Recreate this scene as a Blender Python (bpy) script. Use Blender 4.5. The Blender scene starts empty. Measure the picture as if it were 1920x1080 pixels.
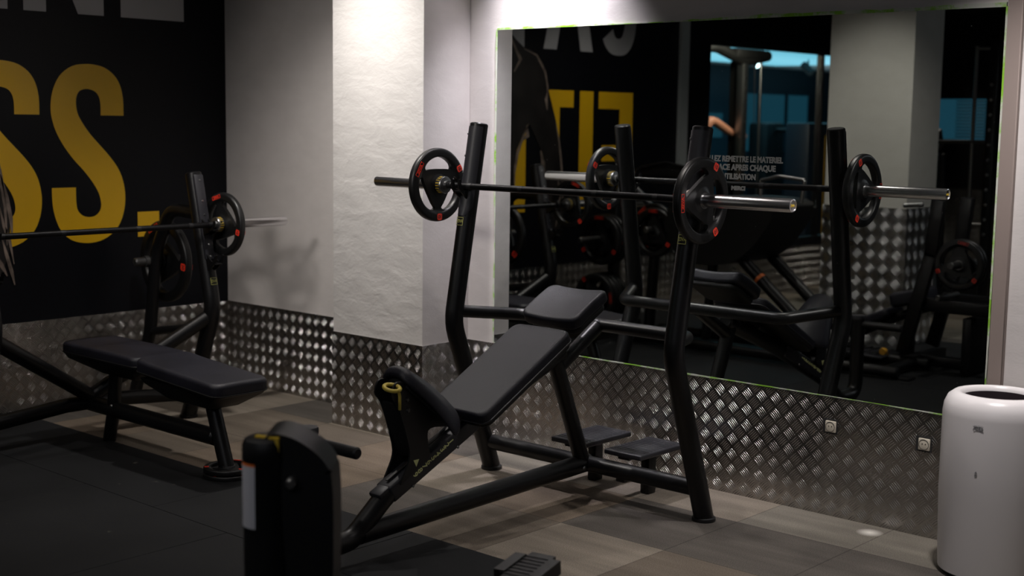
import bpy, bmesh, math, random
from mathutils import Vector, Matrix
random.seed(7)
PI = math.pi
R = math.radians
V = Vector
sc = bpy.context.scene
col = sc.collection

# ---------------------------------------------------------------- materials
def nmat(name):
    m = bpy.data.materials.new(name); m.use_nodes = True
    nt = m.node_tree
    return m, nt, nt.nodes['Principled BSDF']
def mat(name, c, rough=0.5, metal=0.0, bump=0.0, bscale=200.0, spec=0.5, var=0.0, vscale=3.0, coat=0.0, bdist=0.002, rvar=0.0):
    m, nt, b = nmat(name)
    b.inputs['Base Color'].default_value = (*c, 1)
    b.inputs['Roughness'].default_value = rough
    b.inputs['Metallic'].default_value = metal
    b.inputs['Specular IOR Level'].default_value = spec
    b.inputs['Coat Weight'].default_value = coat
    N, L = nt.nodes, nt.links
    geo = N.new('ShaderNodeNewGeometry')
    if bump:
        n = N.new('ShaderNodeTexNoise'); n.inputs['Scale'].default_value = bscale; n.inputs['Detail'].default_value = 4
        L.new(geo.outputs['Position'], n.inputs['Vector'])
        bp = N.new('ShaderNodeBump'); bp.inputs['Strength'].default_value = bump; bp.inputs['Distance'].default_value = bdist
        L.new(n.outputs['Fac'], bp.inputs['Height']); L.new(bp.outputs['Normal'], b.inputs['Normal'])
    if var:
        n = N.new('ShaderNodeTexNoise'); n.inputs['Scale'].default_value = vscale; n.inputs['Detail'].default_value = 5
        L.new(geo.outputs['Position'], n.inputs['Vector'])
        r = N.new('ShaderNodeValToRGB')
        r.color_ramp.elements[0].position = .3; r.color_ramp.elements[1].position = .7
        r.color_ramp.elements[0].color = (*[x*(1-var) for x in c], 1)
        r.color_ramp.elements[1].color = (*[min(1, x*(1+var)) for x in c], 1)
        L.new(n.outputs['Fac'], r.inputs['Fac']); L.new(r.outputs['Color'], b.inputs['Base Color'])
        if rvar:
            mr = N.new('ShaderNodeMapRange'); mr.inputs['To Min'].default_value = rough-rvar; mr.inputs['To Max'].default_value = rough+rvar
            L.new(n.outputs['Fac'], mr.inputs['Value']); L.new(mr.outputs['Result'], b.inputs['Roughness'])
    return m
def emat(name, c, s):
    m, nt, b = nmat(name)
    b.inputs['Base Color'].default_value = (0, 0, 0, 1)
    b.inputs['Emission Color'].default_value = (*c, 1); b.inputs['Emission Strength'].default_value = s
    return m
def M_(nt, op, a, b=None, c=None):
    n = nt.nodes.new('ShaderNodeMath'); n.operation = op
    for i, x in enumerate((a, b, c)):
        if x is None: continue
        if isinstance(x, (int, float)): n.inputs[i].default_value = x
        else: nt.links.new(x, n.inputs[i])
    return n.outputs[0]

def tread_plate(name, cell, nbar=5.0, rough=.3, base=(.42, .41, .40), amp=.9, bars=.0016):
    """aluminium tread plate: squares of parallel raised bars, every other square turned by ninety degrees"""
    m, nt, b = nmat(name); N, L = nt.nodes, nt.links
    geo = N.new('ShaderNodeNewGeometry'); sep = N.new('ShaderNodeSeparateXYZ'); L.new(geo.outputs['Position'], sep.inputs[0])
    s = M_(nt, 'ADD', sep.outputs[0], sep.outputs[1]); z = sep.outputs[2]
    k = 1/(math.sqrt(2)*cell)
    p = M_(nt, 'MULTIPLY', M_(nt, 'ADD', s, z), k); q = M_(nt, 'MULTIPLY', M_(nt, 'SUBTRACT', s, z), k)
    fp, fq = M_(nt, 'FLOORED_MODULO', p, 1.0), M_(nt, 'FLOORED_MODULO', q, 1.0)
    par = M_(nt, 'FLOORED_MODULO', M_(nt, 'ADD', M_(nt, 'FLOOR', p), M_(nt, 'FLOOR', q)), 2.0)
    def mixv(a, c):  # par==0 -> a, 1 -> c
        n = N.new('ShaderNodeMix'); n.data_type = 'FLOAT'; L.new(par, n.inputs[0]); L.new(a, n.inputs[2]); L.new(c, n.inputs[3]); return n.outputs[0]
    along = mixv(fp, fq); across = mixv(fq, fp)
    # bars stop short of the square's edge
    da = M_(nt, 'ABSOLUTE', M_(nt, 'SUBTRACT', along, .5))
    dc = M_(nt, 'ABSOLUTE', M_(nt, 'SUBTRACT', across, .5))
    w = M_(nt, 'MULTIPLY', M_(nt, 'SUBTRACT', across, .5), 1.12)
    tri = M_(nt, 'ABSOLUTE', M_(nt, 'SUBTRACT', M_(nt, 'FLOORED_MODULO', M_(nt, 'ADD', M_(nt, 'MULTIPLY', w, nbar), .5), 1.0), .5))  # 0 mid-bar
    # lens-shaped bar: width shrinks towards its ends
    half = M_(nt, 'SUBTRACT', .27, M_(nt, 'MULTIPLY', M_(nt, 'MULTIPLY', da, da), 1.2))
    t = M_(nt, 'DIVIDE', tri, M_(nt, 'MAXIMUM', half, .001))
    h = M_(nt, 'MAXIMUM', M_(nt, 'SUBTRACT', 1.0, M_(nt, 'MULTIPLY', t, t)), 0.0)
    ok = M_(nt, 'MULTIPLY', M_(nt, 'LESS_THAN', da, .44), M_(nt, 'LESS_THAN', dc, .46))
    h = M_(nt, 'MULTIPLY', M_(nt, 'POWER', h, .8), ok)
    bp = N.new('ShaderNodeBump'); bp.inputs['Strength'].default_value = amp; bp.inputs['Distance'].default_value = bars
    L.new(h, bp.inputs['Height'])
    n2 = N.new('ShaderNodeTexNoise'); n2.inputs['Scale'].default_value = 7; n2.inputs['Detail'].default_value = 3; L.new(geo.outputs['Position'], n2.inputs['Vector'])
    b2 = N.new('ShaderNodeBump'); b2.inputs['Strength'].default_value = .25; b2.inputs['Distance'].default_value = .006; L.new(n2.outputs['Fac'], b2.inputs['Height'])
    L.new(b2.outputs['Normal'], bp.inputs['Normal']); L.new(bp.outputs['Normal'], b.inputs['Normal'])
    mr = N.new('ShaderNodeMapRange'); mr.inputs['To Min'].default_value = rough-.06; mr.inputs['To Max'].default_value = rough+.1
    L.new(n2.outputs['Fac'], mr.inputs['Value'])
    # raised bars are worn smoother than the flat between them
    rr = M_(nt, 'SUBTRACT', mr.outputs['Result'], M_(nt, 'MULTIPLY', h, .06)); L.new(rr, b.inputs['Roughness'])
    cr = N.new('ShaderNodeValToRGB'); cr.color_ramp.elements[0].position = .35; cr.color_ramp.elements[1].position = .7
    cr.color_ramp.elements[0].color = (*[x*.86 for x in base], 1); cr.color_ramp.elements[1].color = (*base, 1)
    L.new(n2.outputs['Fac'], cr.inputs['Fac']); L.new(cr.outputs['Color'], b.inputs['Base Color'])
    b.inputs['Metallic'].default_value = 1.0
    return m

def carpet():
    m, nt, b = nmat('carpet_tiles'); N, L = nt.nodes, nt.links
    geo = N.new('ShaderNodeNewGeometry'); sep = N.new('ShaderNodeSeparateXYZ'); L.new(geo.outputs['Position'], sep.inputs[0])
    X = M_(nt, 'MULTIPLY', M_(nt, 'ADD', sep.outputs[0], 2.83), 2.0); Y = M_(nt, 'MULTIPLY', M_(nt, 'ADD', sep.outputs[1], .345), 2.0)
    fx, fy = M_(nt, 'FLOOR', X), M_(nt, 'FLOOR', Y)
    comb = N.new('ShaderNodeCombineXYZ'); L.new(fx, comb.inputs[0]); L.new(fy, comb.inputs[1])
    wn = N.new('ShaderNodeTexWhiteNoise'); wn.noise_dimensions = '2D'; L.new(comb.outputs[0], wn.inputs['Vector'])
    cr = N.new('ShaderNodeValToRGB'); cr.color_ramp.interpolation = 'CONSTANT'
    el = cr.color_ramp.elements
    el[0].position = 0; el[0].color = (0.122, 0.101, 0.080, 1)
    el[1].position = .25; el[1].color = (0.186, 0.160, 0.130, 1)
    for ps, c in ((.45, (0.083, 0.074, 0.065, 1)), (.62, (0.142, 0.112, 0.085, 1)), (.8, (0.152, 0.138, 0.116, 1))):
        e = el.new(ps); e.color = c
    L.new(wn.outputs['Value'], cr.inputs['Fac'])
    # broad woven bands across a tile
    bands = N.new('ShaderNodeTexNoise'); bands.noise_dimensions = '3D'
    mp = N.new('ShaderNodeMapping'); mp.inputs['Scale'].default_value = (1.2, 9, 1); L.new(geo.outputs['Position'], mp.inputs[0]); L.new(mp.outputs[0], bands.inputs['Vector']); bands.inputs['Scale'].default_value = 1.3
    fine = N.new('ShaderNodeTexNoise'); fine.inputs['Scale'].default_value = 260; fine.inputs['Detail'].default_value = 2; L.new(geo.outputs['Position'], fine.inputs['Vector'])
    f1 = M_(nt, 'ADD', M_(nt, 'MULTIPLY', M_(nt, 'SUBTRACT', bands.outputs['Fac'], .5), .8), 1.0)
    f2 = M_(nt, 'ADD', M_(nt, 'MULTIPLY', M_(nt, 'SUBTRACT', fine.outputs['Fac'], .5), 1.6), 1.0)
    # seams
    ex = M_(nt, 'ABSOLUTE', M_(nt, 'SUBTRACT', M_(nt, 'FLOORED_MODULO', X, 1.0), .5)); ey = M_(nt, 'ABSOLUTE', M_(nt, 'SUBTRACT', M_(nt, 'FLOORED_MODULO', Y, 1.0), .5))
    seam = M_(nt, 'SUBTRACT', 1.0, M_(nt, 'MULTIPLY', M_(nt, 'GREATER_THAN', M_(nt, 'MAXIMUM', ex, ey), .494), .35))
    f = M_(nt, 'MULTIPLY', M_(nt, 'MULTIPLY', f1, f2), seam)
    mx = N.new('ShaderNodeVectorMath'); mx.operation = 'SCALE'; L.new(cr.outputs['Color'], mx.inputs[0]); L.new(f, mx.inputs['Scale'])
    # pale worn spot
    d = N.new('ShaderNodeVectorMath'); d.operation = 'DISTANCE'; L.new(geo.outputs['Position'], d.inputs[0]); d.inputs[1].default_value = (-2.38, -.10, 0)
    sp = M_(nt, 'MULTIPLY', M_(nt, 'MAXIMUM', M_(nt, 'SUBTRACT', 1.0, M_(nt, 'DIVIDE', d.outputs['Value'], .055)), 0.0), .9)
    mm = N.new('ShaderNodeMix'); mm.data_type = 'RGBA'; L.new(sp, mm.inputs[0]); L.new(mx.outputs[0], mm.inputs[6]); mm.inputs[7].default_value = (.75, .72, .66, 1)
    L.new(mm.outputs[2], b.inputs['Base Color'])
    bp = N.new('ShaderNodeBump'); bp.inputs['Strength'].default_value = .6; bp.inputs['Distance'].default_value = .003; L.new(fine.outputs['Fac'], bp.inputs['Height']); L.new(bp.outputs['Normal'], b.inputs['Normal'])
    b.inputs['Roughness'].default_value = .95; b.inputs['Specular IOR Level'].default_value = .15
    return m

def rubber():
    m, nt, b = nmat('rubber_mat'); N, L = nt.nodes, nt.links
    geo = N.new('ShaderNodeNewGeometry')
    n1 = N.new('ShaderNodeTexNoise'); n1.inputs['Scale'].default_value = 2.2; n1.inputs['Detail'].default_value = 6; L.new(geo.outputs['Position'], n1.inputs['Vector'])
    n2 = N.new('ShaderNodeTexNoise'); n2.inputs['Scale'].default_value = 180; L.new(geo.outputs['Position'], n2.inputs['Vector'])
    cr = N.new('ShaderNodeValToRGB'); cr.color_ramp.elements[0].position = .3; cr.color_ramp.elements[1].position = .75
    cr.color_ramp.elements[0].color = (.005, .0054, .0062, 1); cr.color_ramp.elements[1].color = (.012, .0127, .014, 1)
    L.new(n1.outputs['Fac'], cr.inputs['Fac'])
    n3 = N.new('ShaderNodeTexNoise'); n3.inputs['Scale'].default_value = 9; n3.inputs['Detail'].default_value = 8; L.new(geo.outputs['Position'], n3.inputs['Vector'])
    chalk = M_(nt, 'MULTIPLY', M_(nt, 'MAXIMUM', M_(nt, 'SUBTRACT', n3.outputs['Fac'], .71), 0.0), 6.0)
    mm = N.new('ShaderNodeMix'); mm.data_type = 'RGBA'; L.new(M_(nt, 'MINIMUM', chalk, .5), mm.inputs[0]); L.new(cr.outputs['Color'], mm.inputs[6]); mm.inputs[7].default_value = (.22, .2, .17, 1)
    L.new(mm.outputs[2], b.inputs['Base Color'])
    bp = N.new('ShaderNodeBump'); bp.inputs['Strength'].default_value = .35; bp.inputs['Distance'].default_value = .001; L.new(n2.outputs['Fac'], bp.inputs['Height']); L.new(bp.outputs['Normal'], b.inputs['Normal'])
    b.inputs['Roughness'].default_value = .75; b.inputs['Specular IOR Level'].default_value = .2
    return m

def plaster(name, c, coarse):
    m, nt, b = nmat(name); N, L = nt.nodes, nt.links
    geo = N.new('ShaderNodeNewGeometry')
    mp = N.new('ShaderNodeMapping'); mp.inputs['Scale'].default_value = (1, 1, 1.7); L.new(geo.outputs['Position'], mp.inputs[0])
    n1 = N.new('ShaderNodeTexNoise'); n1.inputs['Scale'].default_value = 7; n1.inputs['Detail'].default_value = 6; n1.inputs['Roughness'].default_value = .5; n1.inputs['Distortion'].default_value = .3; L.new(mp.outputs[0], n1.inputs['Vector'])
    n2 = N.new('ShaderNodeTexNoise'); n2.inputs['Scale'].default_value = 90; n2.inputs['Detail'].default_value = 3; L.new(mp.outputs[0], n2.inputs['Vector'])
    b1 = N.new('ShaderNodeBump'); b1.inputs['Strength'].default_value = coarse; b1.inputs['Distance'].default_value = .02; L.new(n1.outputs['Fac'], b1.inputs['Height'])
    b2 = N.new('ShaderNodeBump'); b2.inputs['Strength'].default_value = .12; b2.inputs['Distance'].default_value = .003; L.new(n2.outputs['Fac'], b2.inputs['Height']); L.new(b1.outputs['Normal'], b2.inputs['Normal'])
    L.new(b2.outputs['Normal'], b.inputs['Normal'])
    cr = N.new('ShaderNodeValToRGB'); cr.color_ramp.elements[0].position = .3; cr.color_ramp.elements[1].position = .7
    cr.color_ramp.elements[0].color = (*[x*.93 for x in c], 1); cr.color_ramp.elements[1].color = (*c, 1)
    L.new(n1.outputs['Fac'], cr.inputs['Fac']); L.new(cr.outputs['Color'], b.inputs['Base Color'])
    b.inputs['Roughness'].default_value = .72; b.inputs['Specular IOR Level'].default_value = .3
    return m

def mirror_mat():
    m, nt, b = nmat('mirror_glass'); N, L = nt.nodes, nt.links
    b.inputs['Base Color'].default_value = (.70, .73, .71, 1); b.inputs['Metallic'].default_value = 1; b.inputs['Roughness'].default_value = 0.0
    geo = N.new('ShaderNodeNewGeometry')
    v = N.new('ShaderNodeTexVoronoi'); v.inputs['Scale'].default_value = 42; L.new(geo.outputs['Position'], v.inputs['Vector'])
    n = N.new('ShaderNodeTexNoise'); n.inputs['Scale'].default_value = 2.4; n.inputs['Detail'].default_value = 3; L.new(geo.outputs['Position'], n.inputs['Vector'])
    wn = N.new('ShaderNodeSeparateColor'); L.new(v.outputs['Color'], wn.inputs[0])
    dot = M_(nt, 'MULTIPLY', M_(nt, 'LESS_THAN', v.outputs['Distance'], .045), M_(nt, 'MULTIPLY', M_(nt, 'GREATER_THAN', wn.outputs[0], .80), M_(nt, 'GREATER_THAN', n.outputs['Fac'], .5)))
    d = N.new('ShaderNodeBsdfDiffuse'); d.inputs['Color'].default_value = (.6, .6, .58, 1)
    mix = N.new('ShaderNodeMixShader'); L.new(M_(nt, 'MULTIPLY', dot, .55), mix.inputs[0]); L.new(b.outputs[0], mix.inputs[1]); L.new(d.outputs[0], mix.inputs[2])
    L.new(mix.outputs[0], N['Material Output'].inputs['Surface'])
    return m

def paint_edge():
    m, nt, b = nmat('green_paint_edge'); N, L = nt.nodes, nt.links
    geo = N.new('ShaderNodeNewGeometry')
    n1 = N.new('ShaderNodeTexNoise'); n1.inputs['Scale'].default_value = 6; n1.inputs['Detail'].default_value = 8; n1.inputs['Roughness'].default_value = .7; L.new(geo.outputs['Position'], n1.inputs['Vector'])
    cr = N.new('ShaderNodeValToRGB'); e = cr.color_ramp.elements
    e[0].position = .46; e[0].color = (.52, .54, .48, 1); e[1].position = .56; e[1].color = (.22, .48, .03, 1)
    L.new(n1.outputs['Fac'], cr.inputs['Fac']); L.new(cr.outputs['Color'], b.inputs['Base Color']); b.inputs['Roughness'].default_value = .6
    return m

def knurl():
    m, nt, b = nmat('black_knurled_steel'); N, L = nt.nodes, nt.links
    b.inputs['Base Color'].default_value = (.009, .009, .010, 1); b.inputs['Metallic'].default_value = .7; b.inputs['Roughness'].default_value = .38
    tc = N.new('ShaderNodeTexCoord'); n = N.new('ShaderNodeTexNoise'); n.inputs['Scale'].default_value = 400; L.new(tc.outputs['Object'], n.inputs['Vector'])
    bp = N.new('ShaderNodeBump'); bp.inputs['Strength'].default_value = .5; bp.inputs['Distance'].default_value = .001; L.new(n.outputs['Fac'], bp.inputs['Height']); L.new(bp.outputs['Normal'], b.inputs['Normal'])
    return m

Mt = dict(
    frame=mat('black_powder_coat', (.0042, .0042, .0048), .36, bump=.08, bscale=500, bdist=.0006, spec=.38),
    frame2=mat('satin_black_plastic', (.0065, .0065, .0075), .48, spec=.4),
    guard=mat('dark_grey_guard', (.018, .018, .023), .45, bump=.1, bscale=600, bdist=.0005),
    vinyl=mat('black_vinyl', (.0105, .0105, .0165), .46, bump=.7, bscale=330, bdist=.0014, spec=.36, var=.25, vscale=4, rvar=.05),
    shell=mat('black_shell', (.004, .004, .004), .55, spec=.35),
    rubber=mat('plate_rubber', (.0055, .0055, .006), .40, bump=.1, bscale=300, bdist=.0006),
    chrome=mat('chrome_steel', (.80, .79, .81), .24, metal=1),
    steel=mat('dull_steel', (.30, .30, .30), .35, metal=1),
    darksteel=mat('grey_steel_peg', (.10, .10, .10), .4, metal=.8),
    knurl=knurl(),
    red=mat('red_plate_paint', (.90, .045, .018), .5),
    ink=mat('black_ink', (.012, .01, .01), .5),
    yellow=mat('yellow_grip', (.60, .47, .08), .45),
    lime=mat('pale_lime_print', (.78, .80, .36), .5),
    limedark=mat('dim_yellow_print', (.36, .36, .10), .5),
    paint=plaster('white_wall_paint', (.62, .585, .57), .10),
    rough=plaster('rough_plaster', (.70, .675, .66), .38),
    colpaint=plaster('grey_column_paint', (.40, .39, .36), .05),
    black=mat('black_wall_vinyl', (.0032, .0038, .0062), .45, spec=.22, var=.2, vscale=1.5, bump=.03, bscale=3, bdist=.01),
    letter_y=mat('yellow_wall_lettering', (.80, .47, .006), .42, var=.05, vscale=2),
    letter_w=mat('white_wall_lettering', (.46, .46, .47), .45),
    skin_print=mat('printed_dark_skin', (.016, .013, .012), .42, var=.5, vscale=6),
    rim_print=mat('printed_highlight', (.22, .17, .14), .42, var=.6, vscale=14),
    tread=tread_plate('tread_plate_steel', .0485, rough=.23, base=(.47, .455, .44), bars=.0022, amp=1.0),
    tread_big=tread_plate('coarse_tread_plate_steel', .072, rough=.28, base=(.60, .60, .60), bars=.003),
    carpet=carpet(), mats=rubber(), mirror=mirror_mat(), edge=paint_edge(),
    dark=mat('black_ceiling_paint', (.012, .012, .013), .8),
    brown=mat('taupe_strip', (.26, .21, .19), .6),
    bin=mat('white_bin_plastic', (.80, .77, .775), .30, spec=.5),
    bininside=mat('dark_bin_liner', (.02, .012, .016), .45),
    greyprint=mat('grey_print', (.22, .22, .23), .5),
    socket=mat('cream_socket_plastic', (.60, .55, .45), .4),
    sockdark=mat('socket_shadow_gap', (.02, .02, .02), .6),
    mtext=mat('frosted_mirror_lettering', (.34, .35, .34), .6),
    orange=mat('orange_sticker', (.75, .17, .03), .5),
    label=mat('white_paper_label', (.55, .55, .60), .5),
    amber=mat('amber_knob', (.65, .33, .03), .4),
    gold=mat('yellow_flash', (.62, .42, .03), .45),
    bluewall=mat('dark_blue_wall', (.022, .058, .082), .6),
    lightceil=mat('pale_ceiling', (.70, .78, .80), .7),
    skin=mat('skin', (.55, .24, .15), .5),
    cloth=mat('dark_green_cloth', (.02, .05, .04), .8),
    hair=mat('dark_hair', (.012, .009, .008), .6),
    blind=mat('pale_blind_slat', (.55, .6, .58), .5),
    glow=emat('teal_daylight', (.06, .32, .50), .16),
    screen=emat('teal_screen', (.08, .45, .62), .5),
    lamp=emat('lamp_diffuser', (1, .95, .9), 6),
    lampteal=emat('lamp_cool', (.7, .95, 1), 9),
)
def glass():
    m, nt, b = nmat('clear_window_glass')
    b.inputs['Base Color'].default_value = (.75, .88, .88, 1); b.inputs['Roughness'].default_value = 0; b.inputs['Transmission Weight'].default_value = 1; b.inputs['IOR'].default_value = 1.05
    return m
Mt['glass'] = glass()

# ---------------------------------------------------------------- mesh helpers
def nb(): return bmesh.new()
def tube(bm, pts, r, fil=0.0, seg=20, rb=None, cap=True, capr=.25, up=None):
    """round (or oval) tube swept along a polyline with filleted corners"""
    pts = [V(p) for p in pts]
    n = len(pts); fl = fil if isinstance(fil, (list, tuple)) else [fil]*n
    path = [pts[0]]
    for i in range(1, n-1):
        a, b, c = pts[i-1], pts[i], pts[i+1]
        d1, d2 = (a-b).normalized(), (c-b).normalized()
        ang = d1.angle(d2); f = fl[i]
        if f <= 0 or ang > PI-.02: path.append(b); continue
        t = min(f/math.tan(ang/2), (a-b).length*.49, (c-b).length*.49)
        p1, p2 = b+d1*t, b+d2*t
        k = max(4, int((PI-ang)/R(9)))
        for j in range(k+1):
            u = j/k
            path.append(p1*(1-u)**2+b*2*u*(1-u)+p2*u*u)
    path.append(pts[-1])
    rb = rb or r
    T = []
    for i in range(len(path)):
        if i == 0: t = path[1]-path[0]
        elif i == len(path)-1: t = path[-1]-path[-2]
        else: t = (path[i]-path[i-1]).normalized()+(path[i+1]-path[i]).normalized()
        T.append(t.normalized())
    nrm = V(up) if up else (V((1, 0, 0)) if abs(T[0].x) < .7 else V((0, 0, 1)))
    rings = []
    def ring(c, t, nr, s):
        bn = t.cross(nr).normalized()
        return [bm.verts.new(c+nr*math.cos(2*PI*j/seg)*r*s[0]+bn*math.sin(2*PI*j/seg)*rb*s[0]) for j in range(seg)]
    first = True; L = []
    for i, c in enumerate(path):
        t = T[i]; nrm = (nrm-t*nrm.dot(t)).normalized(); L.append((c, t, nrm.copy()))
    e = min(r, rb)*capr
    if cap: rings.append(ring(L[0][0], L[0][1], L[0][2], [1-capr*.9])); c0 = L[0][0]+L[0][1]*e; rings.append(ring(c0, L[0][1], L[0][2], [1]))
    else: rings.append(ring(*L[0], [1]))
    for x in L[1:-1]: rings.append(ring(*x, [1]))
    if cap: rings.append(ring(L[-1][0]-L[-1][1]*e, L[-1][1], L[-1][2], [1])); rings.append(ring(L[-1][0], L[-1][1], L[-1][2], [1-capr*.9]))
    else: rings.append(ring(*L[-1], [1]))
    for a, b in zip(rings, rings[1:]):
        for j in range(seg): bm.faces.new((a[j], a[(j+1) % seg], b[(j+1) % seg], b[j]))
    bm.faces.new(list(reversed(rings[0]))); bm.faces.new(rings[-1])
    return bm
def box(bm, c, s, rot=None, bev=0.0, seg=2):
    mtx = Matrix.Translation(V(c)) @ (rot.to_4x4() if rot else Matrix.Identity(4))
    t = bmesh.new(); bmesh.ops.create_cube(t, size=1)
    bmesh.ops.scale(t, vec=V(s), verts=t.verts)
    if bev: bmesh.ops.bevel(t, geom=t.edges[:], offset=bev, segments=seg, profile=.5, affect='EDGES')
    bmesh.ops.transform(t, matrix=mtx, verts=t.verts)
    me = bpy.data.meshes.new('t'); t.to_mesh(me); t.free(); bm.from_mesh(me); bpy.data.meshes.remove(me)
    return bm
def merge(bm, o, mtx=None):
    if mtx: bmesh.ops.transform(o, matrix=mtx, verts=o.verts)
    me = bpy.data.meshes.new('t'); o.to_mesh(me); o.free(); bm.from_mesh(me); bpy.data.meshes.remove(me); return bm
def lathe(bm, prof, c=(0, 0, 0), axis='z', seg=48, mtx=None):
    """prof: (radius, height) list"""
    t = bmesh.new(); rings = []
    for r_, h_ in prof:
        if r_ < 1e-6: rings.append([t.verts.new((0, 0, h_))])
        else: rings.append([t.verts.new((r_*math.cos(2*PI*j/seg), r_*math.sin(2*PI*j/seg), h_)) for j in range(seg)])
    for a, b in zip(rings, rings[1:]):
        for j in range(seg):
            k = (j+1) % seg
            if len(a) == 1 and len(b) == 1: continue
            if len(a) == 1: t.faces.new((a[0], b[k], b[j]))
            elif len(b) == 1: t.faces.new((a[j], a[k], b[0]))
            else: t.faces.new((a[j], a[k], b[k], b[j]))
    rot = {'z': Matrix.Identity(4), 'x': Matrix.Rotation(PI/2, 4, 'Y'), 'y': Matrix.Rotation(-PI/2, 4, 'X')}[axis]
    return merge(bm, t, (mtx or Matrix.Translation(V(c))) @ rot)
def prism(bm, poly, d):
    """polygon (3-D points) extruded by vector d"""
    d = V(d); a = [bm.verts.new(V(p)) for p in poly]; b = [bm.verts.new(V(p)+d) for p in poly]
    n = len(a)
    f1 = bm.faces.new(a); f2 = bm.faces.new(list(reversed(b)))
    for i in range(n): bm.faces.new((a[i], b[i], b[(i+1) % n], a[(i+1) % n]))
    return bm
def smoothpoly(pts, k=6, closed=True):
    """catmull-rom through 2-D/3-D points"""
    pts = [V(p) for p in pts]; n = len(pts); out = []
    for i in range(n if closed else n-1):
        p0, p1, p2, p3 = pts[(i-1) % n], pts[i], pts[(i+1) % n], pts[(i+2) % n]
        if not closed:
            p0 = pts[max(i-1, 0)]; p3 = pts[min(i+2, n-1)]
        for j in range(k):
            t = j/k
            out.append(.5*((2*p1)+(p2-p0)*t+(2*p0-5*p1+4*p2-p3)*t*t+(3*p1-p0-3*p2+p3)*t**3))
    if not closed: out.append(pts[-1])
    return out
def pad(bm, c, ux, uy, a, b, h, Rc, re, warp=None, taper=0.0, n=14):
    """upholstered slab: half sizes a (along ux), b (along uy), thickness h; c is the middle of the top face"""
    c, ux, uy = V(c), V(ux).normalized(), V(uy).normalized(); uz = ux.cross(uy).normalized()
    def coords(A, Rr):
        k = 7
        e = [A-Rr+Rr*math.sin(i/k*PI/2) for i in range(k+1)]
        mid = [(-1+2*i/n)*(A-Rr) for i in range(n+1)]
        return [-x for x in reversed(e)][:-1]+mid+e[1:]
    X, Y = coords(a, Rc), coords(b, Rc); k = 6
    Z = [-h/2+re-re*math.cos(i/k*PI/2) for i in range(k+1)]+[h/2-re+re*math.sin(i/k*PI/2) for i in range(k+1)]
    def P(x, y, z):
        # plan rounding
        qx = max(-a+Rc, min(a-Rc, x)); qy = max(-b+Rc, min(b-Rc, y)); dx, dy = x-qx, y-qy; L = math.hypot(dx, dy)
        if L > 1e-9 and abs(dx) > 1e-9 and abs(dy) > 1e-9:
            s = max(abs(dx), abs(dy))/L; dx *= s; dy *= s
        # edge rounding: inset depending on height
        zc = max(-h/2+re, min(h/2-re, z)); dz = z-zc
        inset = re-math.sqrt(max(re*re-dz*dz, 0))
        px, py = qx+dx, qy+dy
        # distance based inset towards centre
        fx = 1-inset/a; fy = 1-inset/b
        px *= fx; py *= fy
        px *= 1+taper*(py/b)
        zz = z
        if warp: zz += warp(px/a, py/b)
        return c+ux*px+uy*py+uz*(zz-h/2)
    vm = {}
    def vert(i, j, l):
        kk = (i, j, l)
        if kk not in vm: vm[kk] = bm.verts.new(P(X[i], Y[j], Z[l]))
        return vm[kk]
    nx, ny, nz = len(X)-1, len(Y)-1, len(Z)-1
    for i in range(nx):
        for j in range(ny):
            bm.faces.new((vert(i, j, nz), vert(i+1, j, nz), vert(i+1, j+1, nz), vert(i, j+1, nz)))
            bm.faces.new((vert(i, j, 0), vert(i, j+1, 0), vert(i+1, j+1, 0), vert(i+1, j, 0)))
    for l in range(nz):
        for i in range(nx):
            bm.faces.new((vert(i, 0, l), vert(i+1, 0, l), vert(i+1, 0, l+1), vert(i, 0, l+1)))
            bm.faces.new((vert(i+1, ny, l), vert(i, ny, l), vert(i, ny, l+1), vert(i+1, ny, l+1)))
        for j in range(ny):
            bm.faces.new((vert(0, j+1, l), vert(0, j, l), vert(0, j, l+1), vert(0, j+1, l+1)))
            bm.faces.new((vert(nx, j, l), vert(nx, j+1, l), vert(nx, j+1, l+1), vert(nx, j, l+1)))
    return bm
def link(name, bm, m, parent=None, off=None, smooth=True, ang=38):
    """one mesh object from a bmesh; off is subtracted (world -> thing space)"""
    if off is not None: bmesh.ops.translate(bm, vec=-V(off), verts=bm.verts)
    bmesh.ops.remove_doubles(bm, verts=bm.verts, dist=1e-5)
    bmesh.ops.recalc_face_normals(bm, faces=bm.faces)
    me = bpy.data.meshes.new(name); bm.to_mesh(me); bm.free()
    me.materials.append(m)
    if smooth:
        me.shade_smooth(); me.set_sharp_from_angle(angle=R(ang))
    o = bpy.data.objects.new(name, me); col.objects.link(o)
    if parent: o.parent = parent
    return o
def tag(o, label=None, cat=None, group=None, kind=None):
    if label: o['label'] = label
    if cat: o['category'] = cat
    if group: o['group'] = group
    if kind: o['kind'] = kind
    return o
def thing(name, label, cat, loc=(0, 0, 0), rot=(0, 0, 0), group=None):
    o = bpy.data.objects.new(name, None); o.empty_display_size = .1; col.objects.link(o)
    o.location = loc; o.rotation_euler = rot
    return tag(o, label, cat, group)
def kids(o): return [c for c in o.children]
def copy_tree(o, parent=None):
    c = o.copy(); col.objects.link(c); c.parent = parent
    for ch in list(o.children): copy_tree(ch, c)
    return c
FONT = {}
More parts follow.
